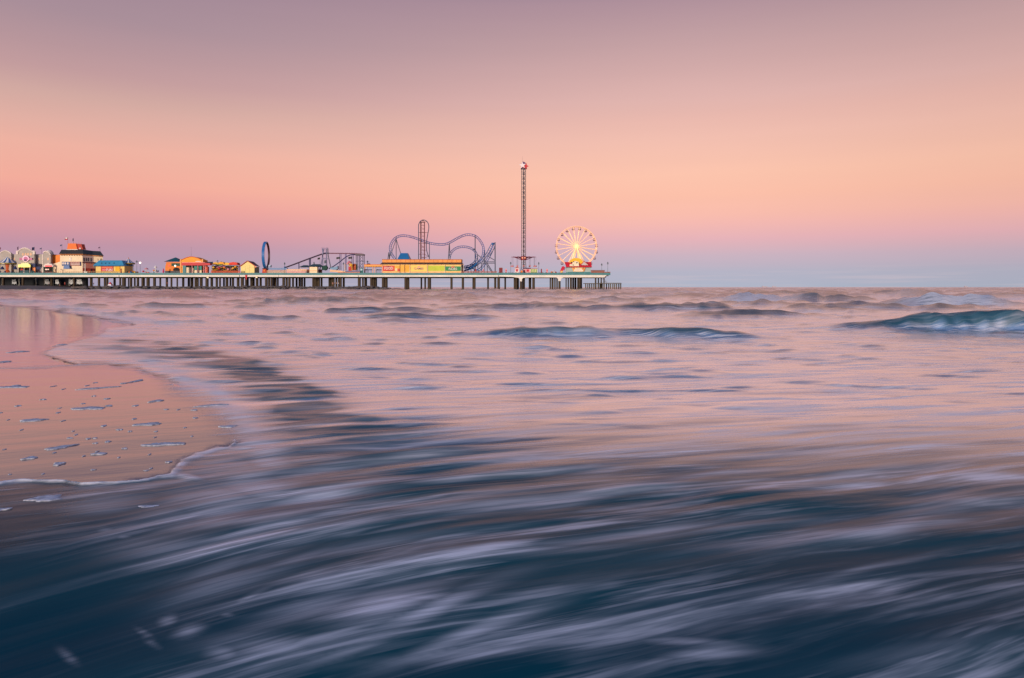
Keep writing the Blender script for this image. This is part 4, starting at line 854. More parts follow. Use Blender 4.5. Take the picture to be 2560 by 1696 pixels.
b.build('fronds', M('palm_green', (34, 54, 34)), st); MB().tube(P(138, 686, YB), P(138, 673.5, YB), .22).build('stem', m_brick, st)
cb = T('parked_cart', 'small white cart at the foot of the restaurant post', 'cart', 213, D0+2.5)
MB().bpx(208.8, 217, 678.4, 684, D0+2.5, 1.2).build('body', m_white, cb)
for x in (210.4, 215.2): MB().tube(P(x, 684.4, D0+2.4), P(x, 684.4, D0+2.8), .3, 10).build('wheel', m_tyre, cb)
# ---- blue roofed yellow hall
fh = T('fun_hall', 'yellow hall with bright blue roof and red sign reading FUN', 'building', 272, YB+1)
Yf = YB+1
MB().bpx(239.5, 311, 664.5, BASE, Yf, 9).build('wall', M('pale_yellow_wall', (240, 206, 120)), fh)
MB().hip(wx(234.6, Yf), wx(312.5, Yf), Yf-1.1, Yf+10, wz(664.8, Yf), wz(651.2, Yf), 2.4, 2.2).build('roof', m_roofblue, fh)
MB().bpx(234.6, 312.5, 664.9, 666.2, Yf-1.05, .4).build('fascia', m_navy, fh)
for x in (253, 263, 272, 284): MB().bpx(x-.8, x+.8, 657, 659.6, Yf-.5, 1.4).build('roof_vent', M('dim_blue', (36, 84, 124)), fh)
sg = MB().bpx(253, 283, 666.3, 679, Yf-.25, .2).build('sign_board', M('sign_brick_red', (196, 66, 62)), fh)
MB().bpx(254, 281, 667, 671, Yf-.32, .06).build('sign_picture', M('sign_orange', (230, 120, 80)), sg)
text('sign_letters', 'FUN', 273.6, 675.2, Yf-.3, 6.4, m_white, sg, 15)
b = MB()
for k in range(4): b.bpx(256+k*2.5, 257.8+k*2.5, 673.6, 676.8, Yf-.32, .05)
b.build('small_lettering', m_pink, sg)
MB().bpx(288, 299, 666.4, 679, Yf-.12, .1).build('gold_panel', M('gold_panel', (238, 184, 20)), fh); MB().bpx(301.5, 304, 672, BASE, Yf-.12, .1).build('door', m_brick, fh)
for x in (252, 300): MB().bpx(x-.3, x+.3, 666, BASE, Yf-.2, .1).build('pilaster', M('pale_orange', (230, 160, 80)), fh)
# ---- kiddie area between
lamp_post(342, 651, 'green lamp post right of the smaller carousel', arms=True); lamp_post(350.5, 655, 'lamp post with lit white globe right of the smaller carousel', globe=True)
def small_ride(px, Y, label, cols, w_, h_, seed, group=None, name='kiddie_ride', cat='ride'):
    """small fairground ride: round base, mast, arms with little cars and a parasol top"""
    r_ = random.Random(seed); t = T(name, label, cat, px, Y, group); x = wx(px, Y); W = w_/F*Y/2; H = h_/F*Y
    MB().cone((x, Y), 0, 0, 0, 16, prof=[(W, ZD), (W, ZD+.8), (W*.9, ZD+.9)]).build('platform', cols[0], t)
    MB().cone((x, Y), 0, 0, 0, 8, prof=[(.35, ZD+.8), (.2, ZD+H)]).build('mast', cols[1], t)
    MB().cone((x, Y), 0, 0, 0, 12, prof=[(W*.55, ZD+H*.78), (W*.5, ZD+H*.84), (.1, ZD+H)]).build('canopy', cols[2], t)
    for k in range(6):
        a = 2*math.pi*k/6+r_.random(); z = ZD+1.1+H*.35*r_.random(); cx_, cy_ = x+W*.75*math.cos(a), Y+W*.75*math.sin(a)
        MB().tube((x, Y, ZD+H*.5), (cx_, cy_, z+.3), .06, 5).build('arm', cols[1], t)
        MB().ball((cx_, cy_, z), .62, 8, .8).build('car', cols[3+k % (len(cols)-3)], t, True)
small_ride(366, YB+2, 'pink and red children\'s ride with little cars near the smaller carousel', (m_maroon, m_white, m_pink, m_red, m_pink, M('coral', (236, 110, 80))), 20, 20, 4)
small_ride(389, YB+2, 'white and silver children\'s ride behind the teal rail left of the orange pavilion', (m_blue, m_white, m_white, M('silver_blue', (170, 180, 200)), m_white, m_orange), 14, 25, 5)
small_ride(334, YB+1, 'orange and blue children\'s ride in front of the smaller carousel', (M('dark_teal', (34, 72, 80)), m_void, m_orange, m_orange, m_blue, m_yel), 24, 12, 6)
pf = T('totem', 'slim pink figure on a post at the rail left of the orange pavilion', 'totem', 408.5, YB)
MB().cone((wx(408.5, YB), YB), 0, 0, 0, 8, prof=[(.7, ZD+.2), (.4, ZD+1.6), (.6, ZD+2.6), (.3, ZD+3.2), (.4, ZD+3.6), (.05, ZD+4.1)]).build('figure', M('magenta', (206, 70, 120)), pf)
MB().tube((wx(408.5, YB), YB, ZD-.1), (wx(408.5, YB), YB, ZD+.3), .2).build('post', m_trim, pf)
# ---- orange pavilion with teal hip roof
op = T('orange_pavilion', 'orange pavilion with pointed dark teal roof and arched dark opening', 'building', 432, YB+4)
Yo = YB+4
MB().prism([(412.5, BASE), (413, 668), (416, 655), (450, 655), (450, BASE)], Yo, 6).build('wall', m_orange, op)
MB().hip(wx(411.5, Yo), wx(452, Yo), Yo-1, Yo+8, wz(654.8, Yo), wz(643.6, Yo), 4.45, 4.4).build('roof', M('dark_teal_roof', (16, 76, 86), .5), op)
MB().bpx(412, 450, 654.9, 655.8, Yo-.5, .4).build('fascia', m_pink, op)
MB().bpx(428.4, 449.4, 658.4, 665.4, Yo-.15, .12).build('sign', M('bottle_green', (24, 72, 56)), op)
MB().prism([(433, 677.5), (433, 673), (435.5, 670.4), (441, 669.2), (446.5, 670.6), (449, 673), (449, 677.5)], Yo-.12, .1).build('archway', m_void, op)
MB().prism(arc(422, 664.6, 3.4, 3, 0, 345, 12), Yo-.12, .1).build('round_sign', M('coral', (236, 110, 80)), op)
MB().bpx(412.5, 450, 677.6, BASE, Yo-.4, .3).build('plinth', M('slate', (72, 74, 80)), op)
lamp_post(438, 662.5, 'lamp post with large lit cream globe before the orange pavilion', globe=True, Y=YB)
# ---- orange arched building
oa = T('arched_arcade', 'orange arcade with segmental arched front above a red awning', 'building', 480, YB+2)
Ya = YB+2
pts = [(451, BASE), (449.5, 651)] + [(454+(500.5-451)*k/12., 651.4-9.8*math.sin(math.pi*(.09+.82*k/12))**1.1+.8) for k in range(13)] + [(506, 650), (507, BASE)]
MB().prism(pts, Ya, 7).build('wall', M('orange_yellow', (240, 160, 46)), oa)
top = [(454+(500.5-451)*k/12., 651.4-9.8*math.sin(math.pi*(.09+.82*k/12))**1.1+.8) for k in range(13)]
MB().path([P(a, b_, Ya-.05) for a, b_ in top], .22).build('arch_trim', M('rust_orange', (206, 96, 40)), oa)
for x in (451.5, 506): MB().bpx(x-1.4, x+1.4, 648, BASE, Ya-.2, .5).build('pier_post', M('peach', (236, 168, 100)), oa)
MB().prism([(454.5, 657.2), (512, 657.2), (525, 658.6), (525, 663.4), (512, 664), (452.4, 664)], Ya-2.4, 2.3).build('awning', m_red, oa)
MB().bpx(455, 512, 656.4, 657.2, Ya-2.3, 2).build('awning_top', m_pink, oa)
MB().prism(arc(495.5, 655, 7.6, 2.2, 180, 360, 12), Ya-.3, .2).build('oval_sign', m_trim, oa)
MB().bpx(456.6, 464.4, 664.2, 688, D0+.7, .5).build('teal_column', m_teal, oa)
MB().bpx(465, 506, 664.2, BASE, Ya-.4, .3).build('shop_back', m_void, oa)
for x0, x1, y0, mat in ((466, 479, 669, m_cream), (480.6, 484, 670, m_cream), (486, 492.6, 676, m_cream), (497, 504, 676, m_cream), (485.5, 492.6, 665.6, M('sea_green', (60, 138, 126))), (496.4, 504.2, 665.6, M('sea_green', (60, 138, 126)))):
    MB().bpx(x0, x1, y0, 682.6 if mat is m_cream else 675.6, Ya-1.2, .2).build('shutter', mat, oa)
for x in (480, 494.5, 509, 512.6): MB().bpx(x-.5, x+.5, 664, BASE, Ya-2.2, .3).build('post', m_pink, oa)
MB().tube(P(478, 641.6, Ya+3), P(478, 617, Ya+3), .05, 5, .02).build('antenna', m_rdk, oa)
MB().bpx(513, 519, 667, BASE, Ya, 2).build('side_booth', M('coral', (236, 110, 80)), oa)
MB().hip(wx(506, Ya+3), wx(530, Ya+3), Ya+2, Ya+8, wz(660.6, Ya+3), wz(655, Ya+3), 1.5).build('side_roof', M('slate', (72, 74, 80)), oa)
# ---- colourful spinning coaster
cr = T('family_coaster', 'low orange and yellow family coaster with dark undercarriage and bright canopies', 'ride', 560, YB+4)
Yc = YB+5
for (x0, x1, y0, y1, mat) in ((531, 546, 656, 662, m_yel), (545, 560, 655, 661, M('amber', (244, 170, 30))), (558, 575, 656.6, 663, m_yel), (572, 594, 655.6, 662.6, M('scarlet_orange', (220, 60, 34))), (538, 556, 661, 664, M('leaf_green', (70, 140, 70)))):
    MB().prism([(x0, y1), (x0+1.5, y0+1.5), ((x0+x1)/2, y0), (x1-1.5, y0+1.5), (x1, y1)], Yc+random.uniform(-1, 1), 4).build('canopy', mat, cr)
tr_ = MB()
for (off, ph) in ((0, 0), (1.2, 1.4)):
    tr_.path([P(528+k*2.4, 672.5+3.6*math.sin(k*.42+ph)+off, Yc-2+off) for k in range(29)], .16, 5)
tr_.build('track', M('golden_track', (206, 150, 40)), cr)
tr_ = MB(); tr_.path([P(540+k*2.6, 666+2.6*math.cos(k*.5)+k*.32, Yc-1.5) for k in range(20)], .20, 5); tr_.build('upper_track', M('rose', (200, 120, 160)), cr)
cs = MB()
for k in range(18): cs.bpx(532+k*3.6, 532.8+k*3.6, 662+((k*7) % 4), BASE, Yc+(k % 3), .25)
cs.build('supports', M('dark_green_iron', (44, 66, 66), .5), cr)
MB().bpx(531, 595, 664.8, BASE, Yc+3.4, .2).build('back_panel', M('deep_brown', (70, 44, 30)), cr)
for k, (x, y) in enumerate(((534, 669), (548, 672), (561, 669.5), (571, 674), (583, 671), (589, 667))):
    MB().ball(tuple(P(x, y, Yc-2.4)), .75, 8, .8).build('car', (m_yel, m_red, m_orange, m_pink, m_yel, M('amber', (244, 170, 30)))[k], cr, True)
fn = T('ride_fence', 'orange-red picket fence in front of the family coaster', 'fence', 560, D0+1.8)
b = MB()
for k in range(48): b.bpx(527+k*1.55, 527.9+k*1.55, 676.8+.5*(k % 2), BASE, D0+1.8, .06)
b.bpx(527, 601, 678, 678.6, D0+1.9, .06); b.build('pickets', M('rust_red', (212, 92, 50)), fn)
# spiky ornaments on canopies
so_ = T('spiky_palm', 'small dark ornamental palm behind the left end of the family coaster', 'plant', 545, YB+9)
b = MB()
for (cx_, cy_, s_) in ((530, 656, 2.2), (543, 653.6, 3), (552, 655, 2)):
    for k in range(9):
        a = math.pi*(k+.5)/9; b.face([P(cx_, cy_, YB+9), P(cx_-s_*math.cos(a), cy_-s_*math.sin(a)*.9, YB+9+math.sin(k*2)), P(cx_-s_*math.cos(a+.22), cy_-s_*math.sin(a+.22)*.7, YB+9)])
    b.tube(P(cx_, 686, YB+9), P(cx_, cy_, YB+9), .12, 5)
b.build('fronds', M('slate_green', (70, 86, 80)), so_)
lp = T('bushy_palm', 'dark bushy palm between the family coaster and the yellow shed', 'plant', 598, YB+8)
b = MB()
for k in range(60):
    a = random.uniform(0, 6.28); r = random.uniform(.4, 1); cx_, cy_ = 598+4*r*math.cos(a), 664+6*r*math.sin(a)
    b.face([P(cx_, cy_, YB+8+random.uniform(-1, 1)), P(cx_+random.uniform(-1.6, 1.6), cy_+random.uniform(-1.6, 0), YB+8), P(cx_+random.uniform(-1.6, 1.6), cy_+random.uniform(0, 1.6), YB+8.4)])
b.build('fronds', M('palm_green', (34, 54, 34)), lp); MB().tube(P(598, 686, YB+8), P(598, 664, YB+8), .25).build('trunk', m_brick, lp)
# ---- yellow shed
ys = T('yellow_shed', 'pale yellow gabled shed with dark red roof beside the blue loop', 'shed', 622, YB+1)
Yy = YB+1
MB().prism([(602.5, BASE), (602, 665.2), (618.3, 653.4), (636, 664.6), (636, BASE)], Yy, .4).build('gable_wall', M('pale_butter', (240, 220, 142)), ys)
b = MB(); wall_quad(b, P(636.2, 0, Yy+.4), P(648, 0, Yy+8), ZD, wz(667, Yy), .3); b.build('side_wall', M('sage', (150, 156, 120)), ys)
b = MB(); 
b.face([P(618.3, 652, Yy-.4), P(637.5, 665, Yy-.4), P(651, 668, Yy+9), P(634, 654.8, Yy+9)]); b.face([P(618.3, 652, Yy-.4), P(634, 654.8, Yy+9), P(614, 668, Yy+9), P(599.8, 665.8, Yy-.4)])
b.build('roof', M('dark_red_roof', (82, 36, 44), .6), ys)
b = MB(); b.path([P(599.6, 666, Yy-.5), P(618.3, 652.4, Yy-.5), P(637.6, 665.4, Yy-.5)], .20, 5); b.build('barge_board', M('coral_red', (206, 80, 66)), ys)
b = MB(); [b.bpx(x, x+.3, 661 if x < 620 else 663, BASE, Yy-.06, .05) for x in (612.6, 624)]; b.build('panel_seams', M('sage', (150, 156, 120)), ys)
MB().bpx(637.2, 640.6, 666, 669, Yy+.2, .2).build('lamp', M('lit_orange', (235, 140, 90), emit=.5), ys)
# ---- upright loop ride seen almost edge on
lr = T('loop_ride', 'tall upright steel loop, blue on its left side and dark maroon on its right', 'ride', 665, YB+8)
lcx, lcz, lY = wx(665.2, YB+8), wz(638.5, YB+8), YB+8; rz = 34/F*lY; ha = math.asin(7.4/34) - math.atan2(1280-665.2, F)     # turned so the circle shows as a narrow ellipse
def loop_part(a0, a1, name, mat, n=26, thick=.42, width=1.0):
    mb = MB(); dx, dy = math.sin(ha), math.cos(ha)          # direction in plan of the ring's plane
    nx, ny = dy, -dx
    for k in range(n+1):
        a = a0+(a1-a0)*k/n
        for (rr, s) in ((rz-thick, -1), (rz-thick, 1), (rz+.0, 1), (rz+.0, -1)):
            mb.v.append((lcx + rr*math.cos(a)*dx + s*width/2*nx, lY + rr*math.cos(a)*dy + s*width/2*ny, lcz + rr*math.sin(a)))
    for k in range(n):
        for j in range(4): mb.f.append((k*4+j, k*4+(j+1) % 4, k*4+4+(j+1) % 4, k*4+4+j))
    mb.f += [(3, 2, 1, 0), (n*4, n*4+1, n*4+2, n*4+3)]
    return mb.build(name, mat, lr)
loop_part(R(90), R(262), 'ring_front', M('loop_blue', (44, 110, 176), .35), width=1.5, thick=.6); loop_part(R(-72), R(90), 'ring_back', M('loop_maroon', (58, 16, 26), .5), width=1.1, thick=.6)
MB().prism([(655, 683), (656.5, 673.5), (664, 672.5), (666, 676), (666, 683)], YB+3, 3).build('base', M('scarlet', (190, 50, 30)), lr)
MB().bpx(658.5, 662.5, 674.6, 679.5, YB+2.8, .15).build('base_panel', m_orange, lr); MB().bpx(656, 668, 671, 674, YB+4, 3).build('drive_box', m_void, lr)
MB().bpx(671, 677, 663, 668.4, YB+9, 1.6).build('gondola', M('steel_blue', (110, 140, 175), .4), lr)
MB().bpx(667, 718, 670.4, 674.4, YB+5, 1.2).tube(P(712, 671, YB+5.5), P(712, 667, YB+5.5), .5).build('walkway_beam', M('flume_blue', (24, 96, 160), .45), lr)
f = T('white_fence', 'long white board fence right of the upright loop under the dark ramp', 'fence', 745, D0+2.4)
MB().bpx(716.5, 766, 673.6, 677.2, D0+2.4, .1).build('upper_boards', M('peach_boards', (236, 190, 150)), f); MB().bpx(716.5, 764, 678, BASE, D0+2.5, .1).build('lower_boards', M('pink_boards', (226, 170, 160)), f)
b = MB()
for k in range(9): b.bpx(717+k*6, 717.6+k*6, 672.6, BASE, D0+2.6, .15)
b.build('posts', m_trim, f)
f = T('slat_fence', 'brown and white slatted fence under the blue walkway beam of the loop', 'fence', 690, D0+2.4)
b = MB()
for k in range(24): b.bpx(667+k*2.05, 668.2+k*2.05, 676, BASE, D0+2.4, .08)
b.build('slats', M('fence_tan', (214, 170, 120)), f); MB().bpx(667, 716, 677, 678, D0+2.5, .1).build('rail', m_brick, f)
lamp_post(711.5, 656, 'lamp post rising from the blue walkway beam right of the loop'); lamp_post(785, 655, 'lamp post behind the dark roofs under the flume ramp', Y=YB+8); lamp_post(858.5, 656, 'lamp post between the blue splash trough and the red and yellow hut')
# ---- water flume with lattice towers
YF = YB+6
m_pip = M('violet_steel', (84, 82, 132), .45); m_trk = M('dark_track', (66, 50, 66), .5); m_navs = M('navy_steel', (44, 52, 92), .45)
wf = T('log_flume', 'water flume with long dark lift ramp, level top run and twin blue posts', 'ride', 810, YF)
b = MB(); b.path([P(*p, YF) for p in ((714.5, 669), (740, 659.6), (770, 648.2), (800, 637.4), (808, 635), (818, 633.8))], .42, 6)
b.path([P(x, y-1.3, YF) for x, y in ((714.5, 669), (740, 659.6), (770, 648.2), (800, 637.4), (808, 635), (818, 633.8))], .14, 5); b.build('lift_ramp', m_trk, wf)
b = MB(); b.path([P(*p, YF) for p in ((818, 633.8), (850, 634.2), (880, 634.6), (895, 635.2), (908, 635.8))], .30, 6)
for k in range(15): b.tube(P(822+k*5.8, 634, YF-.4), P(822+k*5.8, 632.2, YF-.4), .06, 4)
b.path([P(820, 632.2, YF-.4), P(903, 633, YF-.4)], .05, 4); b.build('top_run', M('dusty_track', (118, 72, 88), .5), wf)
MB().path([P(x, y, YF+1) for x, y in ((903, 637.6), (893, 637.6), (884, 637), (876, 637.8), (868, 641), (860, 646.5), (851, 654), (840, 662), (831, 668.2), (822, 672))], .30, 6).build('drop_run', m_navs, wf)
for x in (747.3, 773.5, 776.2): MB().tube(P(x, 686, YF), P(x, 657-(x-747)*.36, YF), .26).build('ramp_post', m_navs, wf)
for xs in (((806.4, 621.5), (807, 676)), ((809.6, 623), (803, 660)), ((803, 660), (798, 680)), ((815.5, 623), (817.2, 676)), ((819.3, 621.5), (820.4, 640)), ((820.4, 640), (827, 670))):
    MB().tube(P(*xs[0], YF-.8), P(*xs[1], YF-.8), .30).build('tower_post', m_pip if xs[0][0] < 816 else m_navs, wf)
b = MB()
for y in (622.6, 632, 646, 648): b.tube(P(806.5, y, YF-.8), P(819, y, YF-.8), .13)
for x in (805.2, 809.8, 815.4, 819.4): b.tube(P(x, 626, YF-.8), P(x, 618.6, YF-.8), .10)
b.build('cross_bar', m_pip, wf)
for x in (849.5, 852.6, 863.2, 865.6, 880, 883.4): MB().tube(P(x, 676, YF), P(x, 635, YF), .17).build('run_post', m_pip, wf)
lt = MB()
xs_ = (890.5, 893.5, 897.6, 900, 907.6, 911)
for x in xs_: lt.tube(P(x, 683, YF+(x*7 % 3)), P(x, 637.6, YF+(x*7 % 3)), .17)
for y in (653.3, 668): lt.tube(P(889, y, YF), P(911, y, YF), .12)
for k in range(5):
    y = 640+k*8.6; lt.tube(P(900, y, YF), P(908, y+8, YF), .09).tube(P(908, y, YF), P(900, y+8, YF), .09)
lt.build('lattice_tower', m_navs, wf)
MB().bpx(888, 909, 635.6, 639, YF-1, 4).build('top_platform', m_trk, wf)
MB().prism([(825, 671), (827, 669.6), (840, 667.6), (843.6, 665), (844.4, 672), (840, 675.4), (829, 674.8)], YF-3, 3).build('splash_trough', M('trough_blue', (22, 112, 160), .4), wf)
MB().prism([(806, 667), (809, 664.5), (814, 663.6), (818, 668), (817, 673), (812, 676.6), (806, 674.6), (803.6, 670)], YF-3.4, 2.4).build('green_prow', M('prow_green', (14, 66, 56), .8), wf)
MB().prism([(826, 674.6), (845, 676), (863, 679), (863, 682), (824, 680)], YF-3.6, .3).build('splash_wall', M('peach_boards', (236, 190, 150)), wf)
for a in ((794, 800, 644, 648.6), (841, 849, 642.6, 647.4), (871, 879, 642, 647)):
    flag(a[0], a[1], a[2], a[3], YF-1.5, m_rdk, {794: 'black flag on the left leg of the flume towers', 841: 'black flag under the middle of the flume top run', 871: 'black flag left of the flume lattice tower'}[a[0]], 684)
flag(811, 814.4, 650.6, 658.4, YF-1.6, M('sea_green_flag', (60, 98, 92)), 'grey-green pennant hanging between the flume tower posts', 678)
for (x0, x1, y0, y1, yy, lab) in ((749, 777, 663.4, 668.6, YB+7, 'open shelter with low dark teal roof under the flume ramp'), (772, 808, 660.8, 667.6, YB+5, 'open shelter with larger dark teal roof behind the cream hut')):
    t = T('shelter', lab, 'shelter', (x0+x1)/2, yy, 'dark roofed shelters under the flume')
    MB().hip(wx(x0, yy), wx(x1, yy), yy-2, yy+4, wz(y1, yy), wz(y0, yy), 2.2).build('roof', M('dark_slate_teal', (40, 62, 72), .6), t)
    for k in range(4): MB().tube(P(x0+3+k*(x1-x0-6)/3, y1, yy), P(x0+3+k*(x1-x0-6)/3, BASE, yy), .12).build('post', m_trim, t)
    MB().bpx(x0+3, x1-3, 674, BASE, yy+1, .5).build('counter', M('terracotta', (180, 110, 90)), t)
ch = T('cream_hut', 'small cream ticket hut with dark roof in front of the flume', 'hut', 783, YB)
MB().bpx(773.6, 793, 667.8, BASE, YB, 3).build('wall', M('lit_cream', (250, 226, 184)), ch); MB().hip(wx(772, YB), wx(794.6, YB), YB-.5, YB+3.6, wz(667.7, YB), wz(665, YB), 1).build('roof', M('dark_slate_teal', (40, 62, 72), .6), ch)
MB().bpx(773.6, 793, 677, 678, YB-.06, .05).build('band', m_orange, ch)
kf = T('flower_ride', 'pink, red and yellow flower-topped children\'s ride with orange hut behind the black flags', 'ride', 873, YB+3)
MB().cone((wx(873.5, YB+3), YB+3), 0, 0, 0, 12, prof=[(1.2, wz(658, YB+3)), (1.0, wz(655, YB+3)), (.1, wz(652.6, YB+3))]).build('parasol', M('rose_red', (206, 110, 120)), kf)
b = MB()
for k in range(7):
    a = 6.28*k/7; b.tube(P(876, 663, YB+2), P(876+5*math.cos(a), 663+5*math.sin(a), YB+2), .42, 6, .2)
b.build('flower', M('golden', (236, 178, 50)), kf)
MB().bpx(871, 878, 667, 682, YB+2.4, 1.4).build('red_column', m_red, kf); MB().bpx(879, 880.5, 660, BASE, YB+2.2, .4).build('yellow_post', m_yel, kf)
MB().bpx(862, 862.8, 660, BASE, YB+2.2, .3).build('yellow_post', m_yel, kf); MB().ball(tuple(P(869.4, 659, YB+2)), .65).build('pink_car', m_pink, kf, True)
MB().bpx(881, 889, 662, 676, YB+4, 2).build('hut', M('burnt_orange', (196, 92, 48)), kf); MB().hip(wx(880, YB+4), wx(890, YB+4), YB+3.7, YB+6.3, wz(662, YB+4), wz(659.6, YB+4), .8).build('hut_roof', M('burnt_orange', (196, 92, 48)), kf)
MB().bpx(891, 893.6, 661, 675, YB+4, .6).build('dark_totem', M('palm_green', (34, 54, 34)), kf)
f = T('low_wall', 'low violet and pink hoarding in front of the flower-topped ride', 'fence', 880, D0+2)
MB().bpx(864, 900, 677.4, BASE, D0+2, .2).build('boards', M('violet_grey', (120, 110, 140)), f); MB().bpx(844, 900, 680.6, BASE, D0+1.9, .1).build('lower_boards', M('salmon_boards', (196, 130, 110)), f)
td = T('teal_arch', 'small teal archway door at the foot of the lattice tower', 'archway', 903.5, D0+2.2)
MB().prism([(899.4, BASE), (899.4, 674), (901, 671.4), (903.4, 670.2), (906, 671.4), (907.6, 674), (907.6, BASE)], D0+2.4, .5).build('frame', M('sea_green', (60, 138, 126)), td)
MB().prism([(901, 676.4), (901, 674), (903.4, 672), (906, 674), (906, 676.4)], D0+2.3, .1).build('fanlight', M('pale_sky_glass', (180, 200, 220), .2), td); MB().bpx(901, 906, 677, BASE, D0+2.3, .1).build('door', M('dark_sea_green', (30, 90, 96)), td)
# ---- open orange pavilion
ep = T('open_pavilion', 'open-sided pavilion with orange fascia left of the long yellow hall', 'pavilion', 932, YB+1)
MB().bpx(910.6, 956.5, 661.8, 667, YB, 12).build('roof', M('orange_fascia', (240, 168, 88)), ep); MB().bpx(910, 957, 661.2, 662.2, YB-.2, .3).build('coping', M('rust_orange', (206, 96, 40)), ep)
for x in (912, 931.8, 936.6, 955): MB().bpx(x-.6, x+.6, 667, BASE, YB+.3, .4).build('column', M('peach', (236, 168, 100)), ep)
for x in (913, 940): MB().bpx(x-.4, x+.4, 667, BASE, YB+8, .4).build('column', m_trim, ep)
MB().cone((wx(921.5, YB+4), YB+4), 0, 0, 0, 12, prof=[(1.15, wz(661.4, YB+4)), (.9, wz(659.6, YB+4)), (.1, wz(658.8, YB+4))]).build('roof_dome', m_maroon, ep)
lamp_post(918.8, 651.5, 'lamp post behind the open orange pavilion', Y=YB+14, arms=True)
for k, (x, lab) in enumerate(((915, 'blue covered bench in the left bay of the open pavilion'), (924.5, 'larger blue covered bench in the middle of the open pavilion'), (943, 'blue covered bench in the right bay of the open pavilion'), (950, 'blue covered bench nearest the FOOD sign'))):
    t = T('picnic_table', lab, 'table', x, YB+3, 'blue tables in the open pavilion'); w_ = 4.6 if k == 1 else 2.6
    MB().bpx(x-w_, x+w_, 673.6, 676, YB+3, 1.6).build('table_top', M('slate_blue_cloth', (80, 96, 136)), t)
    for s in (-.7, .7): MB().bpx(x+s*w_-.3, x+s*w_+.3, 676, 683.2, YB+3.5, .2).build('leg', m_rdk, t)
# ---- long yellow hall
lh = T('food_hall', 'long yellow hall with orange parapet, dark pent roof and FOOD, GAMES and RIDES signs', 'building', 1055, YB)
Yl = YB
MB().bpx(956, 1153, 660, BASE, Yl, 14).build('wall', M('butter_wall', (240, 210, 130)), lh)
MB().bpx(955.4, 1153.6, 649.4, 657, Yl+1, 9).build('parapet', M('parapet_orange', (232, 156, 78)), lh); MB().bpx(955, 1154, 648.6, 649.5, Yl+.8, 9.4).build('coping', M('rust_brown', (150, 66, 40)), lh)
for k in range(17): MB().bpx(967+k*11.6, 967.5+k*11.6, 649.6, 656.8, Yl+.93, .05).build('parapet_seam', M('rust_orange', (206, 96, 40)), lh)
b = MB(); b.face([P(950, 660.8, Yl-1.5), P(1159.5, 660.8, Yl-1.5), P(1153.4, 656.6, Yl+1), P(955.6, 656.6, Yl+1)]); b.face([P(950, 660.8, Yl-1.5), P(955.6, 656.6, Yl+1), P(955.6, 656.6, Yl+14), P(950, 660.8, Yl+14)]); b.face([P(1159.5, 660.8, Yl-1.5), P(1159.5, 660.8, Yl+14), P(1153.4, 656.6, Yl+14), P(1153.4, 656.6, Yl+1)])
b.build('pent_roof', m_rdk, lh); MB().bpx(950, 1159.5, 660.9, 661.6, Yl-1.5, 1.4).build('soffit', M('warm_soffit', (206, 140, 90)), lh)
def panel(x0, x1, y0, y1, mat, name='panel', d=.15): return MB().bpx(x0, x1, y0, y1, Yl-d, d-.02).build(name, mat, lh)
m_redsign = M('sign_coral', (218, 84, 66)); m_or2 = M('panel_orange', (240, 184, 74)); m_lime = M('panel_lime', (196, 210, 70)); m_peach2 = M('panel_peach', (248, 196, 130)); m_butter2 = M('panel_butter', (252, 214, 110))
s = panel(956.6, 986, 664.4, 678.4, m_redsign, 'food_sign', .3); text('sign_letters', 'FOOD', 971.6, 671, Yl-.34, 7.2, m_white, s, 21)
b = MB(); b.bpx(962, 982, 675.6, 676.4, Yl-.35, .04); b.prism(arc(971, 667.4, 6, 2.2, 180, 360, 8), Yl-.34, .04); b.build('sign_flourish', M('deep_red', (150, 30, 40)), s)
panel(987.4, 999, 664.6, 679, m_or2); panel(988, 993, 671.6, 677, m_cream, 'notice', .2); panel(994, 999, 672, 679, m_redsign, 'notice', .2)
panel(1000.6, 1011, 663.4, 680, m_or2); panel(1012.6, 1023.4, 663.4, 680, M('panel_amber', (242, 180, 64)))
s = panel(1026.4, 1067.6, 663.6, 678.4, m_butter2, 'games_sign', .3); text('sign_letters', 'GAMES', 1047, 672, Yl-.34, 5.2, M('lettering_lilac', (150, 110, 130)), s, 24)
MB().prism(arc(1047, 668.6, 4, 2.6, 180, 360, 8), Yl-.34, .04).build('sign_flourish', m_pink, s)
panel(1070.6, 1111.4, 664.8, 677.4, m_lime, 'lime_panel', .2)
s = panel(1113.6, 1152, 666.4, 677.6, m_green, 'rides_sign', .3); text('sign_letters', 'RIDES', 1132.4, 672.6, Yl-.45, 5.6, m_white, s, 21)
MB().prism(arc(1132, 669.6, 5, 3.2, 180, 360, 8), Yl-.33, .03).build('sign_flourish', M('sign_red_star', (206, 70, 60)), s)
panel(956.6, 1152, 679.2, BASE, m_peach2, 'lower_band', .1)
for x in (956, 999.8, 1011.8, 1024.8, 1069, 1112.4, 1152.6): MB().bpx(x-.35, x+.35, 661.8, BASE, Yl-.4, .4).build('mullion', m_trim if x not in (999.8, 1011.8) else m_brick, lh)
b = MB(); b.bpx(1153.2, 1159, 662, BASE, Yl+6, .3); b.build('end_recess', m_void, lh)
MB().bpx(1157.6, 1158.4, 661, BASE, Yl-.8, .3).build('corner_post', m_trim, lh)
bl = T('blue_canopy', 'flat-topped blue roof rising behind the orange parapet', 'roof', 1010, YB+12); 
MB().hip(wx(994, YB+12), wx(1027, YB+12), YB+9, YB+17, wz(652, YB+12), wz(633.4, YB+12), 1.9).build('roof', M('ride_blue', (14, 100, 162), .45), bl)
for x in (997, 1024): MB().tube(P(x, 652, YB+13), P(x, 684, YB+13), .3).build('post', m_navs, bl)
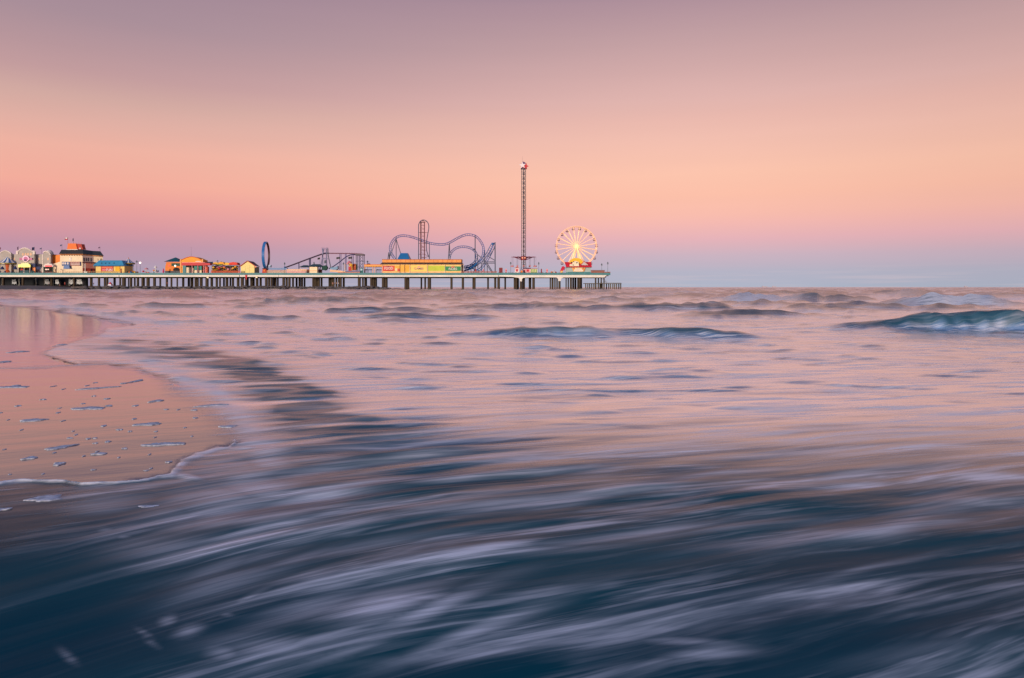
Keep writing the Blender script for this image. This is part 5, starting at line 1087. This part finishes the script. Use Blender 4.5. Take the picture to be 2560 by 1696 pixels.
# ---- steel roller coaster
YR = YB+16
m_rail = M('coaster_blue', (56, 92, 156), .4); m_tie = M('coaster_tie_blue', (80, 104, 150), .45); m_sup = M('support_grey_blue', (74, 82, 106), .5); m_red_st = M('lift_red_brown', (112, 62, 66), .5); m_bright = M('bright_track_blue', (24, 96, 160), .4)
co_ = T('roller_coaster', 'blue steel roller coaster with vertical lift tower, long arching hill and spiral', 'roller coaster', 1100, YR)
def track(pts, name, width=1.0, depth=0.0, mat=m_rail, per=5, tie=.8, r=.2, dY=None):
    ps = catmull([P(x, y, YR+(dY[i] if dY else depth)) for i, (x, y) in enumerate(pts)], per)
    L_, R_, ties = [], [], MB(); acc = 0
    for i, p in enumerate(ps):
        d = (ps[min(i+1, len(ps)-1)]-ps[max(i-1, 0)]).normalized(); u = Vector((-d.z, 0, d.x)).normalized()
        L_.append(p+u*width/2+Vector((0, -.35, 0))); R_.append(p-u*width/2+Vector((0, .35, 0)))
        if i: acc += (p-ps[i-1]).length
        if acc > tie or i == 0: acc = 0; ties.tube(L_[-1], R_[-1], .13, 4)
    r1 = MB().path(L_, r, 5).build(name, mat, co_); MB().path(R_, r, 5).build(name, mat, co_); ties.build('cross_ties', m_tie if mat is m_rail else mat, co_); return r1
track([(990, 650), (987, 648), (978.5, 634.5), (975.4, 621), (978.5, 609), (984.5, 599.4), (994, 592.4), (1005, 589.6), (1019.6, 590.6), (1036.6, 595), (1051, 600.4), (1069, 606.6), (1085, 610.2), (1103, 611.6), (1112, 611), (1123, 607.6), (1140, 598), (1157, 589.7), (1171.5, 587), (1187, 590.2), (1197, 598), (1204, 608), (1208.4, 618.7), (1208.4, 632), (1205.4, 643), (1197, 655), (1188.4, 661), (1175, 665), (1160.6, 667.5)], 'rail')
track([(1122, 652), (1123, 647), (1126, 635.7), (1132.7, 626), (1145, 619), (1159, 617.3), (1172.7, 619.3), (1183.6, 625), (1190, 633), (1191.6, 644), (1187, 655), (1179, 662), (1163, 671)], 'inner_rail', depth=3)
track([(1158, 676), (1175, 671), (1190, 662.4), (1200, 655), (1211.5, 643.6), (1221, 629.6), (1228, 616), (1232.5, 608.6)], 'hill_rail', 1.3, 5, m_bright)
track([(1234.6, 608), (1235, 613), (1232, 622), (1226.5, 634.5), (1215.5, 655), (1208, 665), (1200.5, 673), (1190, 680)], 'hill_rail', 1.2, 1, m_rail)
b = MB(); b.prism([(1229, 609), (1234, 606.6), (1236, 609), (1234, 613.6), (1229.6, 613.6)], YR+2, 3).build('crest_plate', m_bright, co_)
b = MB().path([P(x, y, YR-6) for x, y in ((1160, 678), (1175, 672), (1187, 664), (1192, 658))], .5, 6).build('low_track', m_bright, co_)
MB().path([P(x, y, YR-3) for x, y in ((1159, 668), (1170, 669), (1182, 672), (1196, 676))], .34, 6).build('low_track', m_bright, co_)
def post(x0, y0, x1, y1, r=.26, d=0, m=m_sup): MB().tube(P(x0, y0, YR+d), P(x1, y1, YR+d), r).build('support', m, co_)
for a in ((990.4, 594, 990.4, 686), (989.6, 600, 976, 640), (991, 600, 1001.6, 634), (971.8, 631, 964.6, 686), (972.4, 631, 974, 686), (976, 628, 973, 652), (1073.4, 607, 1073.8, 686), (1123, 609, 1118.6, 686), (1123.4, 609, 1127, 686),
          (1187.8, 587.4, 1187.8, 686), (1211.8, 625.6, 1211.8, 686), (1194, 636, 1195, 686), (1237.6, 606, 1238, 686), (1187.8, 622, 1180.6, 626), (1192.6, 636, 1205, 646), (1218, 640, 1238, 652), (1236.6, 608, 1238.4, 618), (1204, 655, 1238, 655), (1199, 658.4, 1238, 658.4),
          (1238, 618, 1224, 640), (1213, 657, 1231, 684), (1217, 657, 1233.6, 684), (1204, 658, 1204, 686), (1217.6, 662, 1218.6, 686), (1208, 648, 1213, 657)): post(*a, r=.32 if a[0] in (1237.6, 1187.8) else .22, d=random.uniform(-2, 2))
for a in ((1177.6, 668, 1177.6, 686), (1170, 672, 1170, 686), (1192, 660, 1182, 686)): post(*a, r=.2, d=-4, m=m_navs)
# vertical lift tower
b = MB()
for x, d in ((1051.6, 0), (1060.8, -1), (1061.2, 1.6), (1052.6, 1.6)): b.tube(P(x, 686, YR+d), P(x, 554.4, YR+d), .26)
for k, y in enumerate((556.4, 564, 573, 582, 591, 601, 618, 626, 636, 645)): b.tube(P(1051.6, y, YR), P(1061, y, YR), .22 if k % 3 == 0 else .12)
for k in range(10):
    y = 557+k*9; b.tube(P(1051.6, y, YR+1), P(1061, y+9, YR+1), .07, 4)
b.build('lift_tower', m_red_st, co_)
lft = [(1046.4, 652), (1046.6, 600), (1046.4, 566), (1047.6, 559.6), (1051, 553.6), (1056.5, 550.6), (1063, 551.4), (1068.4, 555.6), (1071.6, 563), (1071.8, 572), (1069.6, 585), (1067, 600), (1065.8, 613), (1066.6, 626), (1069.4, 636), (1073.8, 646)]
MB().path(catmull([P(x, y, YR-1) for x, y in lft], 5), .26, 6).build('loop_rail', m_sup, co_)
b = MB()
for y, x0, x1 in ((555, 1050, 1067), (582, 1046.6, 1051), (582, 1061, 1070), (609, 1046.6, 1066), (626, 1051, 1066.5), (636, 1046.6, 1051)): b.tube(P(x0, y, YR), P(x1, y, YR-.8), .13)
b.tube(P(1061, 645.6, YR), P(1073, 640, YR), .12).tube(P(1061, 636, YR), P(1072, 641.6, YR), .10); b.build('tower_ties', m_red_st, co_)
MB().bpx(1055.6, 1058.8, 550, 552.4, YR-1.4, 1).build('coaster_car', m_void, co_)
f = T('coaster_fence', 'rust-red fence under the steel coaster right of the RIDES sign', 'fence', 1200, D0+2)
b = MB()
for k in range(46): b.bpx(1153+k*1.95, 1154.2+k*1.95, 678.2+.7*((k*5) % 3), BASE, D0+2, .1)
b.bpx(1153, 1243, 678.6, 679.2, D0+2.1, .06); b.build('pickets', M('rust_fence', (170, 96, 72)), f)
for k, (x, lab) in enumerate(((1189, 'small red flag-shaped marker in the coaster fence under the spiral'), (1208, 'small red marker on the coaster fence near the crossing supports'))):
    t = T('marker_sign', lab, 'sign', x, D0+3, 'small red markers by the coaster fence'); MB().prism([(x-1.6, 680), (x-.6, 674), (x+1.4, 673), (x+1.2, 679)], D0+3, .2).build('board', m_red, t); MB().bpx(x-.2, x+.2, 678, BASE, D0+3.1, .1).build('post', m_white, t)
# ---- small things between coaster and tower
t = T('vending_booth', 'dark red box booth alone between the coaster and the swing tower', 'booth', 1252, YB)
MB().bpx(1247.6, 1256.4, 671, BASE, YB, 2).build('body', M('wine_red', (130, 34, 46)), t); MB().prism([(1247.4, 671), (1248.6, 669.6), (1255.4, 669.6), (1256.6, 671)], YB-.1, 2.2).build('roof', m_brick, t)
b = MB(); [b.bpx(1248.2, 1255.8, y, y+.4, YB-.08, .05) for y in (673.6, 676.4, 679)]; b.build('slats', m_maroon, t)
def banner(x, label, col=m_pink, c2=m_red):
    t = T('standing_sign', label, 'sign', x, D0+2.6, 'small pink and red standing signs'); MB().prism([(x-2, 683), (x-2, 674), (x-1.2, 672.4), (x+1.2, 672.4), (x+2, 674), (x+2, 683)], D0+2.6, .15).build('board', col, t)
    MB().prism([(x, 680), (x-1.3, 676.6), (x-.8, 675.2), (x, 676), (x+.8, 675.2), (x+1.3, 676.6)], D0+2.5, .08).build('heart_emblem', c2, t)
banner(1265.2, 'small pink sign with red emblem left of the swing tower lamp'); banner(1367.6, 'small pink sign with red emblem midway between swing tower and wheel')
t = T('red_figure_sign', 'red arrow-shaped standing sign right of the green striped kiosk', 'sign', 1353.5, D0+2.6)
MB().prism([(1351.6, 683), (1352.2, 676), (1351.6, 675), (1353.5, 671.6), (1355.6, 675), (1354.8, 676), (1355.4, 683)], D0+2.6, .25).build('board', M('wine_red', (130, 34, 46)), t)
t = T('heart_kiosk', 'white kiosk with big red heart emblem at the left foot of the swing tower', 'kiosk', 1292, YB-.5)
MB().bpx(1287.2, 1297.4, 671, BASE, YB-.5, 2.4).build('body', M('kiosk_white', (236, 216, 214)), t); MB().hip(wx(1286.2, YB-.5), wx(1298.6, YB-.5), YB-.9, YB+2.4, wz(671, YB-.5), wz(668.2, YB-.5), .9).build('roof', M('salmon_roof', (216, 130, 110)), t)
MB().prism([(1292, 680.6), (1288.9, 676), (1289.3, 673.6), (1291, 673), (1292, 674.4), (1293.2, 673), (1295, 673.6), (1295.3, 676)], YB-.7, .15).build('heart_emblem', M('heart_red', (200, 40, 70)), t)
lamp_post(1276.8, 655, 'lamp post left of the swing tower arms'); lamp_post(1346.8, 655.5, 'lamp post right of the swing tower arms')
# ---- star topped swing tower
YS = YB+7; sx = wx(1309, YS)
stw = T('swing_tower', 'very tall lattice swing tower with a red star crown, its swings lowered near the deck', 'ride', 1309, YS)
hw = 5.1/F*YS; zt = wz(421.5, YS)
legs = [(-hw, 0), (0, -hw), (hw, 0), (0, hw)]
def flare(z): return 1+.75*max(0, (wz(656, YS)-z)/(wz(656, YS)-ZD))**1.5
for i, (dx, dy) in enumerate(legs):
    b = MB(); b.path([(sx+dx*flare(z), YS+dy*flare(z), z) for z in [ZD, ZD+2.4, ZD+4.5, wz(656, YS), wz(560, YS), zt]], .20 if i != 1 else .34, 6); b.build('tower_leg', M('tower_grey', (82, 72, 76), .5), stw)
br_ = MB(); nz_ = 44; hh = (zt-ZD)/nz_
for k in range(nz_):
    z0, z1 = ZD+k*hh, ZD+(k+1)*hh
    for i in range(4):
        a, c = legs[i], legs[(i+1) % 4]; f0, f1 = flare(z0), flare(z1)
        p0 = (sx+a[0]*f0, YS+a[1]*f0, z0); p1 = (sx+c[0]*f1, YS+c[1]*f1, z1); q0 = (sx+c[0]*f0, YS+c[1]*f0, z0); q1 = (sx+a[0]*f1, YS+a[1]*f1, z1)
        if (k+i) % 2: br_.tube(p0, p1, .13, 4)
        else: br_.tube(q0, q1, .13, 4)
        if k % 2 == 0: br_.tube(p0, q0, .09, 4)
br_.build('bracing', M('pale_steel', (196, 184, 184), .5), stw)
ld = MB(); ld.tube((sx, YS+.2, ZD), (sx, YS+.2, zt), .30, 6)
for k in range(22): z = ZD+4+k*2.62; ld.cone((sx, YS-hw), 0, 0, 0, 6, prof=[(.1, z-.8), (.5, z), (.1, z+.8)])
ld.build('cable_core', M('core_dark', (66, 58, 62), .6), stw)
def star_pts(cx_, cy_, r1, r2, rot=90): return [(cx_+(r1 if k % 2 == 0 else r2)*math.cos(R(rot+36*k)), cy_-(r1 if k % 2 == 0 else r2)*math.sin(R(rot+36*k))) for k in range(10)]
cr_ = MB().prism([(1302, 422.6), (1302.6, 412), (1306, 405.4), (1312, 405.6), (1317, 412), (1317.4, 422)], YS-.9, 2.2).build('crown', M('crown_dark', (44, 40, 66), .5), stw)
MB().prism(star_pts(1306.3, 413.6, 9.4, 3.6, 96), YS-1.5, .3).build('white_star', M('star_white', (236, 222, 222), .5), cr_)
MB().prism(star_pts(1313.4, 415.6, 8.6, 4.4, 70), YS-1.2, .3).build('red_star', M('star_red', (196, 20, 40), .5), cr_)
MB().prism([(1305.8, 411), (1306.4, 404.4), (1310, 404.8), (1314.6, 409.6), (1309.6, 411.4)], YS-1.3, .2).build('purple_star', M('star_purple', (96, 66, 110), .5), cr_)
MB().tube(P(1306.6, 405, YS), P(1306.6, 391.5, YS), .06, 5, .02).build('mast', m_sup, stw)
zr = wz(643.5, YS)
ca = MB().cone((sx, YS), 0, 0, 0, 12, prof=[(1.6, zr-1.7), (1.7, zr-1.2), (1.65, zr+.4), (1.3, zr+.6)]).build('carriage', M('carriage_red', (150, 36, 46), .5), stw)
for dx in (-.75, .75): MB().ball((sx+dx, YS-1.65, zr-.4), .42, 8).build('carriage_light', M('warm_light', (255, 170, 130), emit=.8), ca, True)
ring = MB(); Rr = 23.5/F*YS; Ro = 31/F*YS
ring.path([(sx+Rr*math.cos(2*math.pi*k/24), YS+Rr*math.sin(2*math.pi*k/24), zr) for k in range(24)], .16, 5, True)
ring.build('arm_ring', M('plum_red', (140, 44, 66), .5), stw)
for k in range(12):
    a = 2*math.pi*k/12; c, s = math.cos(a), math.sin(a)
    b = MB(); b.tube((sx+1.5*c, YS+1.5*s, zr), (sx+Ro*c, YS+Ro*s, zr+.1), .13, 5).tube((sx+1.5*c, YS+1.5*s, zr-1.6), (sx+Rr*c*.95, YS+Rr*s*.95, zr-.1), .12, 5); b.build('arm', M('plum_red', (140, 44, 66), .5), stw)
    b = MB()
    for e in (-.3, .3): b.tube((sx+Ro*c-e*s, YS+Ro*s+e*c, zr), (sx+Ro*c-e*s, YS+Ro*s+e*c, zr-5.4), .05, 4)
    ch_ = b.build('chains', m_sup, stw); q_ = MB(); qx, qy = sx+Ro*c, YS+Ro*s
    q_.box(qx-.45, qx+.45, qy-.25, qy+.25, zr-5.6, zr-5.4).box(qx-.45, qx+.45, qy+.2, qy+.3, zr-5.5, zr-4.9); q_.build('seat', M('seat_pink', (206, 120, 120)), ch_)
MB().cone((sx, YS), 0, 0, 0, 20, prof=[(4.6, ZD), (4.6, ZD+.5)]).build('platform', m_navy, stw)
t = T('striped_kiosk', 'green and cream striped kiosk at the right foot of the swing tower', 'kiosk', 1335, YB-.5)
MB().bpx(1326.6, 1343.4, 672.6, BASE, YB-.5, 2.4).build('body', M('kiosk_cream', (226, 214, 160)), t)
b = MB(); [b.bpx(x, x+1.9, 673, BASE, YB-.58, .06) for x in (1327.6, 1331.6, 1335.8, 1340)]; b.build('stripes', M('kiosk_green', (120, 170, 90)), t)
b = MB(); [b.bpx(x, x+1.6, 670.8, 673, YB-.8, .5) for x in (1327, 1330, 1333, 1336, 1339, 1341.8)]; b.build('crenels', M('kiosk_trim', (150, 90, 100)), t); MB().bpx(1326.6, 1343.4, 672.2, 673.2, YB-.75, 2.8).build('eave', m_trim, t)
t = T('control_booth', 'small booth with navy roof and red front beside the swing tower base', 'booth', 1318, YB+1)
MB().bpx(1308.6, 1326, 672.6, BASE, YB+1.5, 2).build('body', M('booth_pink', (226, 170, 176)), t); MB().bpx(1309, 1328, 670, 672.4, YB+1, 3).build('roof', m_navy, t); MB().bpx(1316.4, 1322.4, 674, 679.6, YB+1.4, .08).build('red_panel', M('heart_red', (200, 40, 70)), t); MB().bpx(1308.6, 1313, 675, BASE, YB+1.4, .08).build('door', M('plum_red', (140, 44, 66)), t)
t = T('orange_cart', 'small orange cart in front of the swing tower base', 'cart', 1304, D0+2.4)
MB().prism([(1301.4, 683), (1301.6, 678.4), (1303, 676.4), (1305.6, 676.4), (1307, 679), (1307, 683)], D0+2.4, 1).build('body', m_orange, t)
for x in (1302.6, 1305.8): MB().tube(P(x, 682.8, D0+2.3), P(x, 682.8, D0+2.6), .35, 10).build('wheel', m_tyre, t)
small_ride(1384, YB, 'small orange and white children\'s ride left of the red slide', (m_brick, m_red, m_white, m_orange, m_white, m_red), 14, 13, 12)
t = T('red_slide', 'steep red slide with violet side leading down to a yellow box beside the wheel', 'slide', 1406, YB+1)
MB().prism([(1399.6, 679.4), (1405.4, 666.6), (1409.4, 665.8), (1412.6, 669), (1406.6, 680)], YB+1, 1.4).build('chute', M('slide_crimson', (200, 20, 62)), t)
MB().prism([(1409.6, 666), (1412.8, 669), (1411, 676), (1408.4, 673)], YB+2.6, .4).build('side', M('violet', (110, 70, 140)), t); MB().bpx(1401.4, 1407, 677.6, 684, YB+.4, 1.2).build('landing_box', M('box_yellow', (232, 196, 110)), t)
for x in (1411, 1414.4): MB().bpx(x-.2, x+.2, 668, BASE, YB+3, .2).build('post', m_trim, t)
# ---- big wheel
YW = YB+9; wxc, wzc = wx(1441, YW), wz(617, YW); RW = 50.8/F*YW
m_bulb = M('lit_peach_steel', (250, 206, 160), .4, emit=.5, ecol=(255, 190, 130)); m_bulb2 = M('lit_rim', (246, 196, 160), .4, emit=.30, ecol=(255, 190, 150))
fw_ = T('ferris_wheel', 'lit white and peach Ferris wheel with glowing hub behind the red roofed station', 'Ferris wheel', 1441, YW)
for s in (-1, 1):
    for rr, th in ((RW, .20), (RW*.955, .11)):
        MB().path([(wxc+rr*math.cos(2*math.pi*k/80), YW+s*1.0, wzc+rr*math.sin(2*math.pi*k/80)) for k in range(80)], th, 6, True).build('rim', m_bulb2, fw_)
tb = MB()
for k in range(40):
    a = 2*math.pi*k/40; tb.tube((wxc+RW*math.cos(a), YW-1, wzc+RW*math.sin(a)), (wxc+RW*math.cos(a), YW+1, wzc+RW*math.sin(a)), .08, 4)
tb.build('rim_ties', m_bulb2, fw_)
ns = 20
for k in range(ns):
    a = 2*math.pi*(k+.5)/ns; b = MB()
    for s in (-1, 1): b.tube((wxc+.7*math.cos(a), YW+s*1.7, wzc+.7*math.sin(a)), (wxc+RW*.97*math.cos(a), YW+s*1.0, wzc+RW*.97*math.sin(a)), .135, 5)
    b.build('spoke', m_bulb, fw_)
hb = MB(); hb.tube((wxc, YW-2.3, wzc), (wxc, YW+2.3, wzc), .8, 14); hub = hb.build('hub', m_bulb, fw_)
MB().ball((wxc, YW-2.5, wzc), .62, 12).build('hub_light', M('hub_glow', (255, 236, 150), .3, emit=.9), hub, True)
MB().wprism([(wxc+(1.9 if k % 2 else 1.1)*math.cos(math.pi*k/8), wzc+(1.9 if k % 2 else 1.1)*math.sin(math.pi*k/8)) for k in range(16)], YW-2.35, YW-2.2).build('hub_star', M('star_glow', (255, 216, 160), .3, emit=.4), hub)
for s in (-1, 1):
    for (x0, x1) in ((1441, 1417.4), (1441, 1464.8)):
        MB().tube((wxc+(x0-1441)*.23, YW+s*2.1, wzc), (wx(x1, YW), YW+s*3, ZD), .30, 6).build('support_leg', m_bulb, fw_)
for k in range(ns):
    a = 2*math.pi*(k+.5)/ns+.0; gx, gz = wxc+RW*1.0*math.cos(a), wzc+RW*1.0*math.sin(a)
    g = MB(); g.tube((gx, YW-1, gz), (gx, YW+1, gz), .12, 5).tube((gx-.75, YW, gz-.9), (gx, YW, gz), .06, 4).tube((gx+.75, YW, gz-.9), (gx, YW, gz), .06, 4); gd = g.build('gondola', M('gondola_frame', (150, 112, 108), .5), fw_)
    MB().cone((gx, YW), 0, 0, 0, 10, prof=[(.95, gz-.95), (.7, gz-.72), (.08, gz-.5)]).build('gondola_canopy', M('gondola_top', (170, 128, 120), .5), gd)
    MB().cone((gx, YW), 0, 0, 0, 10, prof=[(.45, gz-2.2), (.8, gz-1.95), (.9, gz-1.5), (.85, gz-1.45)]).build('gondola_tub', M('gondola_tub', (140, 112, 116), .5), gd)
# ---- wheel station
Ws = YB+1
ws = T('wheel_station', 'red roofed loading station with painted sun arch under the Ferris wheel', 'building', 1446, Ws)
MB().bpx(1415.6, 1477, 668, BASE, Ws, 4).build('wall', M('pale_teal_wall', (168, 186, 182)), ws)
b = MB(); b.face([P(1415.4, 668.4, Ws-1), P(1479.6, 668.4, Ws-1), P(1478, 655.4, Ws+2), P(1411.4, 655.4, Ws+2)]); b.face([P(1411.4, 655.4, Ws+2), P(1478, 655.4, Ws+2), P(1479.6, 668.4, Ws+5), P(1415.4, 668.4, Ws+5)]); b.face([P(1415.4, 668.4, Ws-1), P(1411.4, 655.4, Ws+2), P(1415.4, 668.4, Ws+5)]); b.face([P(1479.6, 668.4, Ws-1), P(1479.6, 668.4, Ws+5), P(1478, 655.4, Ws+2)])
b.build('roof', M('roof_crimson', (206, 22, 44), .6), ws)
MB().bpx(1414, 1480, 668.2, 669.4, Ws-1.05, .3).build('fascia', M('grey_fascia', (110, 96, 100)), ws)
MB().prism([(1452, 662.6), (1460.4, 654), (1469.6, 661.8), (1471, 663.4), (1451.4, 663.4)], Ws-1.1, .3).build('dormer_gable', M('dormer_white', (196, 186, 184)), ws)
b = MB(); b.path([P(1450.6, 663.8, Ws-1.2), P(1460.4, 653.2, Ws-1.2), P(1471.8, 663.4, Ws-1.2)], .22, 5); b.build('dormer_trim', M('coral_red', (206, 80, 66)), ws)
ar = MB().prism([(1428.6, 669)] + [(1429+.9*k, 669+1.75*k) for k in range(1, 7)] + [(1460-.0*k, 679.6) for k in range(1)] + [(1464.4-.75*(6-k), 679.6-1.75*(k)) for k in range(1, 7)], Ws-.5, .3).build('arch_sign', M('arch_orange', (230, 110, 50)), ws)
for k, (r1, mat) in enumerate(((15.4, M('arch_yellow', (240, 184, 90))), (12.6, M('arch_rust', (196, 80, 50))), (10, M('arch_gold', (246, 200, 120))))):
    MB().prism([(1446.4-r1, 668.6), (1446.4-r1*.98, 672), (1446.4-r1*.82, 680), (1446.4+r1*.82, 680), (1446.4+r1*.98, 672), (1446.4+r1, 668.6)], Ws-.6-.12*k, .1).build('arch_band', mat, ar)
MB().prism([(1434.4, 679.4), (1435.4, 674), (1438.6, 673), (1440, 670.6), (1443, 672), (1446, 669.4), (1449.6, 672), (1452.6, 670.6), (1454, 673.4), (1457.4, 674.6), (1458, 679.4)], Ws-1.0, .12).build('white_emblem', M('emblem_white', (240, 222, 196)), ar)
# yellow crest with pale figures above the roof
yc = thing('crest_sign', 'yellow arched crest with cream cut-out shapes standing on the red station roof', 'sign', (wx(1437, Ws), Ws, wz(664, Ws)))
MB().prism([(1424.4, 657)] + [(1440.6+17.4*math.cos(R(180-18*k)), 656.6-11.2*math.sin(R(18*k))) for k in range(11)] + [(1457, 659), (1440, 660)], Ws-.3, .3).build('arch_board', M('crest_yellow', (250, 190, 50)), yc)
MB().prism([(1424, 664.6), (1424.2, 661), (1430, 660.4), (1432.6, 655), (1436, 653.6), (1440, 652.6), (1443, 654.4), (1446.6, 655), (1447.6, 666), (1424, 666)], Ws-1.5, .2).build('cream_shape', M('crest_cream', (236, 222, 190)), yc)
for (x, y, r) in ((1428.6, 656.4, 1.6), (1434, 654.4, 1.2), (1442, 657.4, 1.5), (1433, 663, 1.3)): MB().prism(arc(x, y, r*1.4, r, 0, 340, 9), Ws-1.6, .08).build('dark_spot', M('spot_brown', (76, 66, 54)), yc)
# railings and platform at the head
f = T('brick_fence', 'brick-red railing with grey cap at the head of the pier right of the wheel', 'fence', 1495, D0+2)
MB().bpx(1477.6, 1511.6, 677, 684, D0+2, .25).build('panels', M('fence_brick', (150, 96, 84)), f); MB().bpx(1477.4, 1512, 675.6, 677, D0+1.9, .5).build('cap', M('grey_fascia', (110, 96, 100)), f)
b = MB(); [b.bpx(x, x+.4, 677, 684, D0+1.94, .05) for x in range(1480, 1511, 3)]; b.build('battens', m_brick, f)
MB().bpx(1512, 1526, 680, 684, D0+2, .25).build('low_panel', M('fence_brick', (150, 96, 84)), f)
f = T('teal_fence', 'teal boarded railing in front of the wheel station', 'fence', 1440, D0+1.2)
MB().prism([(1410, 688), (1414, 682), (1420, 680.4), (1477, 680.4), (1477, 688)], D0+1.2, .15).build('boards', m_teal, f)
b = MB(); [b.bpx(x, x+.25, 680.8, 686, D0+1.14, .05) for x in range(1422, 1476, 4)]; b.build('battens', M('dark_sea_green', (30, 90, 96)), f)
lamp_post(1504.4, 658.5, 'shorter lamp post above the brick-red railing at the head of the pier', Y=YB+6); lamp_post(1519.4, 655, 'lamp post nearest the seaward end of the pier')
dk = MB(); 
for k in range(60):
    x = 1246+k*2.8
    if x < 1410: dk.bpx(x, x+1.5, 680.8+.8*((k*7) % 3), 684, D0+1.6, .2)
solo('deck_railing', dk, M('rail_mixed_brown', (104, 92, 80)), 'low brown railing along the deck edge below the swing tower', 'railing')
dk = MB()
for k in range(58):
    x = 1+k*2.3
    dk.bpx(x, x+1.1, 681.5+.5*((k*5) % 3), 686, D0+1.4, .1)
dk.bpx(0, 134, 681, 681.4, D0+1.5, .06)
solo('deck_railing', dk, M('rail_dark_teal', (60, 92, 98)), 'dark teal railing along the deck edge before the grey hall', 'railing')
# distant ships on the horizon
for x, w_, lab in ((1912, 14, 'tiny pale ship low on the horizon, left of the two'), (1936, 10, 'tiny pale ship low on the horizon, right of the two'), (2416, 8, 'tiny pale ship alone on the far right horizon')):
    Yd = 6500.; t = thing('distant_ship', lab, 'ship', (wx(x, Yd), Yd, 0), 'ships on the horizon'); m_ = M('hazy_hull', (186, 178, 186))
    MB().wprism([(wx(x-w_/2, Yd), 6), (wx(x-w_/2+.6, Yd), 0), (wx(x+w_/2-.6, Yd), 0), (wx(x+w_/2, Yd), 7)], Yd, Yd+14).build('hull', m_, t)
    MB().wprism([(wx(x-w_*.36, Yd), 6), (wx(x-w_*.2, Yd), 6), (wx(x-w_*.2, Yd), 12.5), (wx(x-w_*.36, Yd), 12.5)], Yd+2, Yd+10).build('bridge', m_, t)
# ================================================================ FOAM CLUMPS ON THE SAND AND WATER
m_foam = M('sea_foam', (200, 204, 218), .7, var=.4, scale=55)
def clump(px, py, w_, h_, label, seed, group='foam clumps left on the wet sand', slope=0.0, amp=1.0):
    """low lump of foam with a ragged outline, lying on the ground"""
    r_ = random.Random(seed); d = EYE*F/(py-HZ); x0 = (px-1280)/F*d; a = w_/F*d/2; t = max(.42*h_*d*d/(EYE*F), a*.22); n = 36; ph = [r_.uniform(0, 6.28) for _ in range(6)]
    mb = MB(); hgt = min(.005, .12*a)*amp
    def rad(th): return 1+.16*math.sin(2*th+ph[0])+.16*math.sin(3*th+ph[1])+.10*math.sin(5*th+ph[2])+.07*math.sin(9*th+ph[3])
    sl = slope*d/(EYE)      # picture slope turned into a ground direction
    prof = ((1.0, -.004), (.97, .35), (.85, .75), (.6, 1.0), (.3, .92), (.02, .95)); 
    for (q, z) in prof:
        for k in range(n):
            th = 2*math.pi*k/n; rr = rad(th)*q; u = a*rr*math.cos(th); v = t*rr*math.sin(th)
            zz = z*hgt*(1+.28*math.sin(u*70+ph[4])+.2*math.sin(v*90+ph[5])) if z > 0 else z
            mb.v.append((x0+u, d+v-sl*u, .002+zz))
    for k2 in range(len(prof)-1):
        mb.f += [(k2*n+k, k2*n+(k+1) % n, (k2+1)*n+(k+1) % n, (k2+1)*n+k) for k in range(n)]
    mb.f += [tuple(reversed(range(n))), tuple(len(prof)*n-n+k for k in range(n))]
    return solo('foam_clump', mb, m_foam, label, 'foam', group, None, True)
BIGC = [(222, 1021, 70, 9, 'long ragged foam clump on the sand, highest of the large ones', 0), (82, 1051, 58, 8, 'long foam clump on the sand near the left edge', -.06), (370, 1061, 56, 9, 'thick foam clump on the pink sand right of the centre', -.03), (412, 1111, 98, 9, 'longest foam clump, just above the bend of the foam line', -.03),
        (150, 1119, 48, 12, 'slanting foam clump left of the longest one', -.14), (74, 1146, 34, 8, 'oval foam clump near the left edge above the foam line', -.04), (148, 1160, 28, 9, 'small round foam clump above the left foam line', 0), (248, 1135, 32, 7, 'thin foam clump between the slanting and the longest one', -.04),
        (570, 1067, 38, 7, 'foam clump alone near the water at the right edge of the sand', 0), (530, 1014, 60, 6, 'thin trailing foam clump where water meets sand', -.08), (391, 1003, 28, 6, 'small slanting foam clump on the pink sand', -.08), (342, 953, 18, 8, 'little foam patch high on the sand beside the water', 0),
        (114, 1247, 74, 20, 'large oval foam clump on dark wet sand below the foam line', -.08), (370, 1268, 48, 9, 'flat foam clump in the shallow water below the bend', 0), (4, 1275, 34, 9, 'foam clump cut by the left edge of the picture', -.1), (428, 1275, 34, 6, 'thin foam clump right of the flat one in the shallows', -.05),
        (30, 968, 90, 5, 'long pale foam smear near the left edge of the pink sand', 0), (240, 971, 66, 5, 'slim foam line high on the pink sand', -.1), (10, 905, 30, 5, 'dark-edged foam scrap at the left edge of the mirror pool', 0), (45, 880, 36, 5, 'foam scrap in the mirror pool near the left edge', 0), (155, 862, 22, 3, 'thin foam scrap on the right of the mirror pool', 0)]
for k, (x, y, w_, h_, lab, s) in enumerate(BIGC): clump(x, y, w_, h_, lab, 100+k, slope=s)
rr_ = random.Random(5); cnt = 0
while cnt < 52:
    x, y = rr_.uniform(0, 500), rr_.uniform(925, 1190)
    if y < 1000 and x > 330: continue
    if x > 500-(abs(y-1060)*.3): continue
    if rr_.random() < (y-1080)/200: continue
    w_ = 5+11*rr_.random()**1.8; cnt += 1
    clump(x, y, w_, rr_.uniform(2.5, 4.5), 'tiny grey foam fleck scattered on the pink wet sand', 400+cnt, 'tiny foam flecks on the wet sand')
for o in list(bpy.data.objects):
    if '_o' in o.keys(): del o['_o']
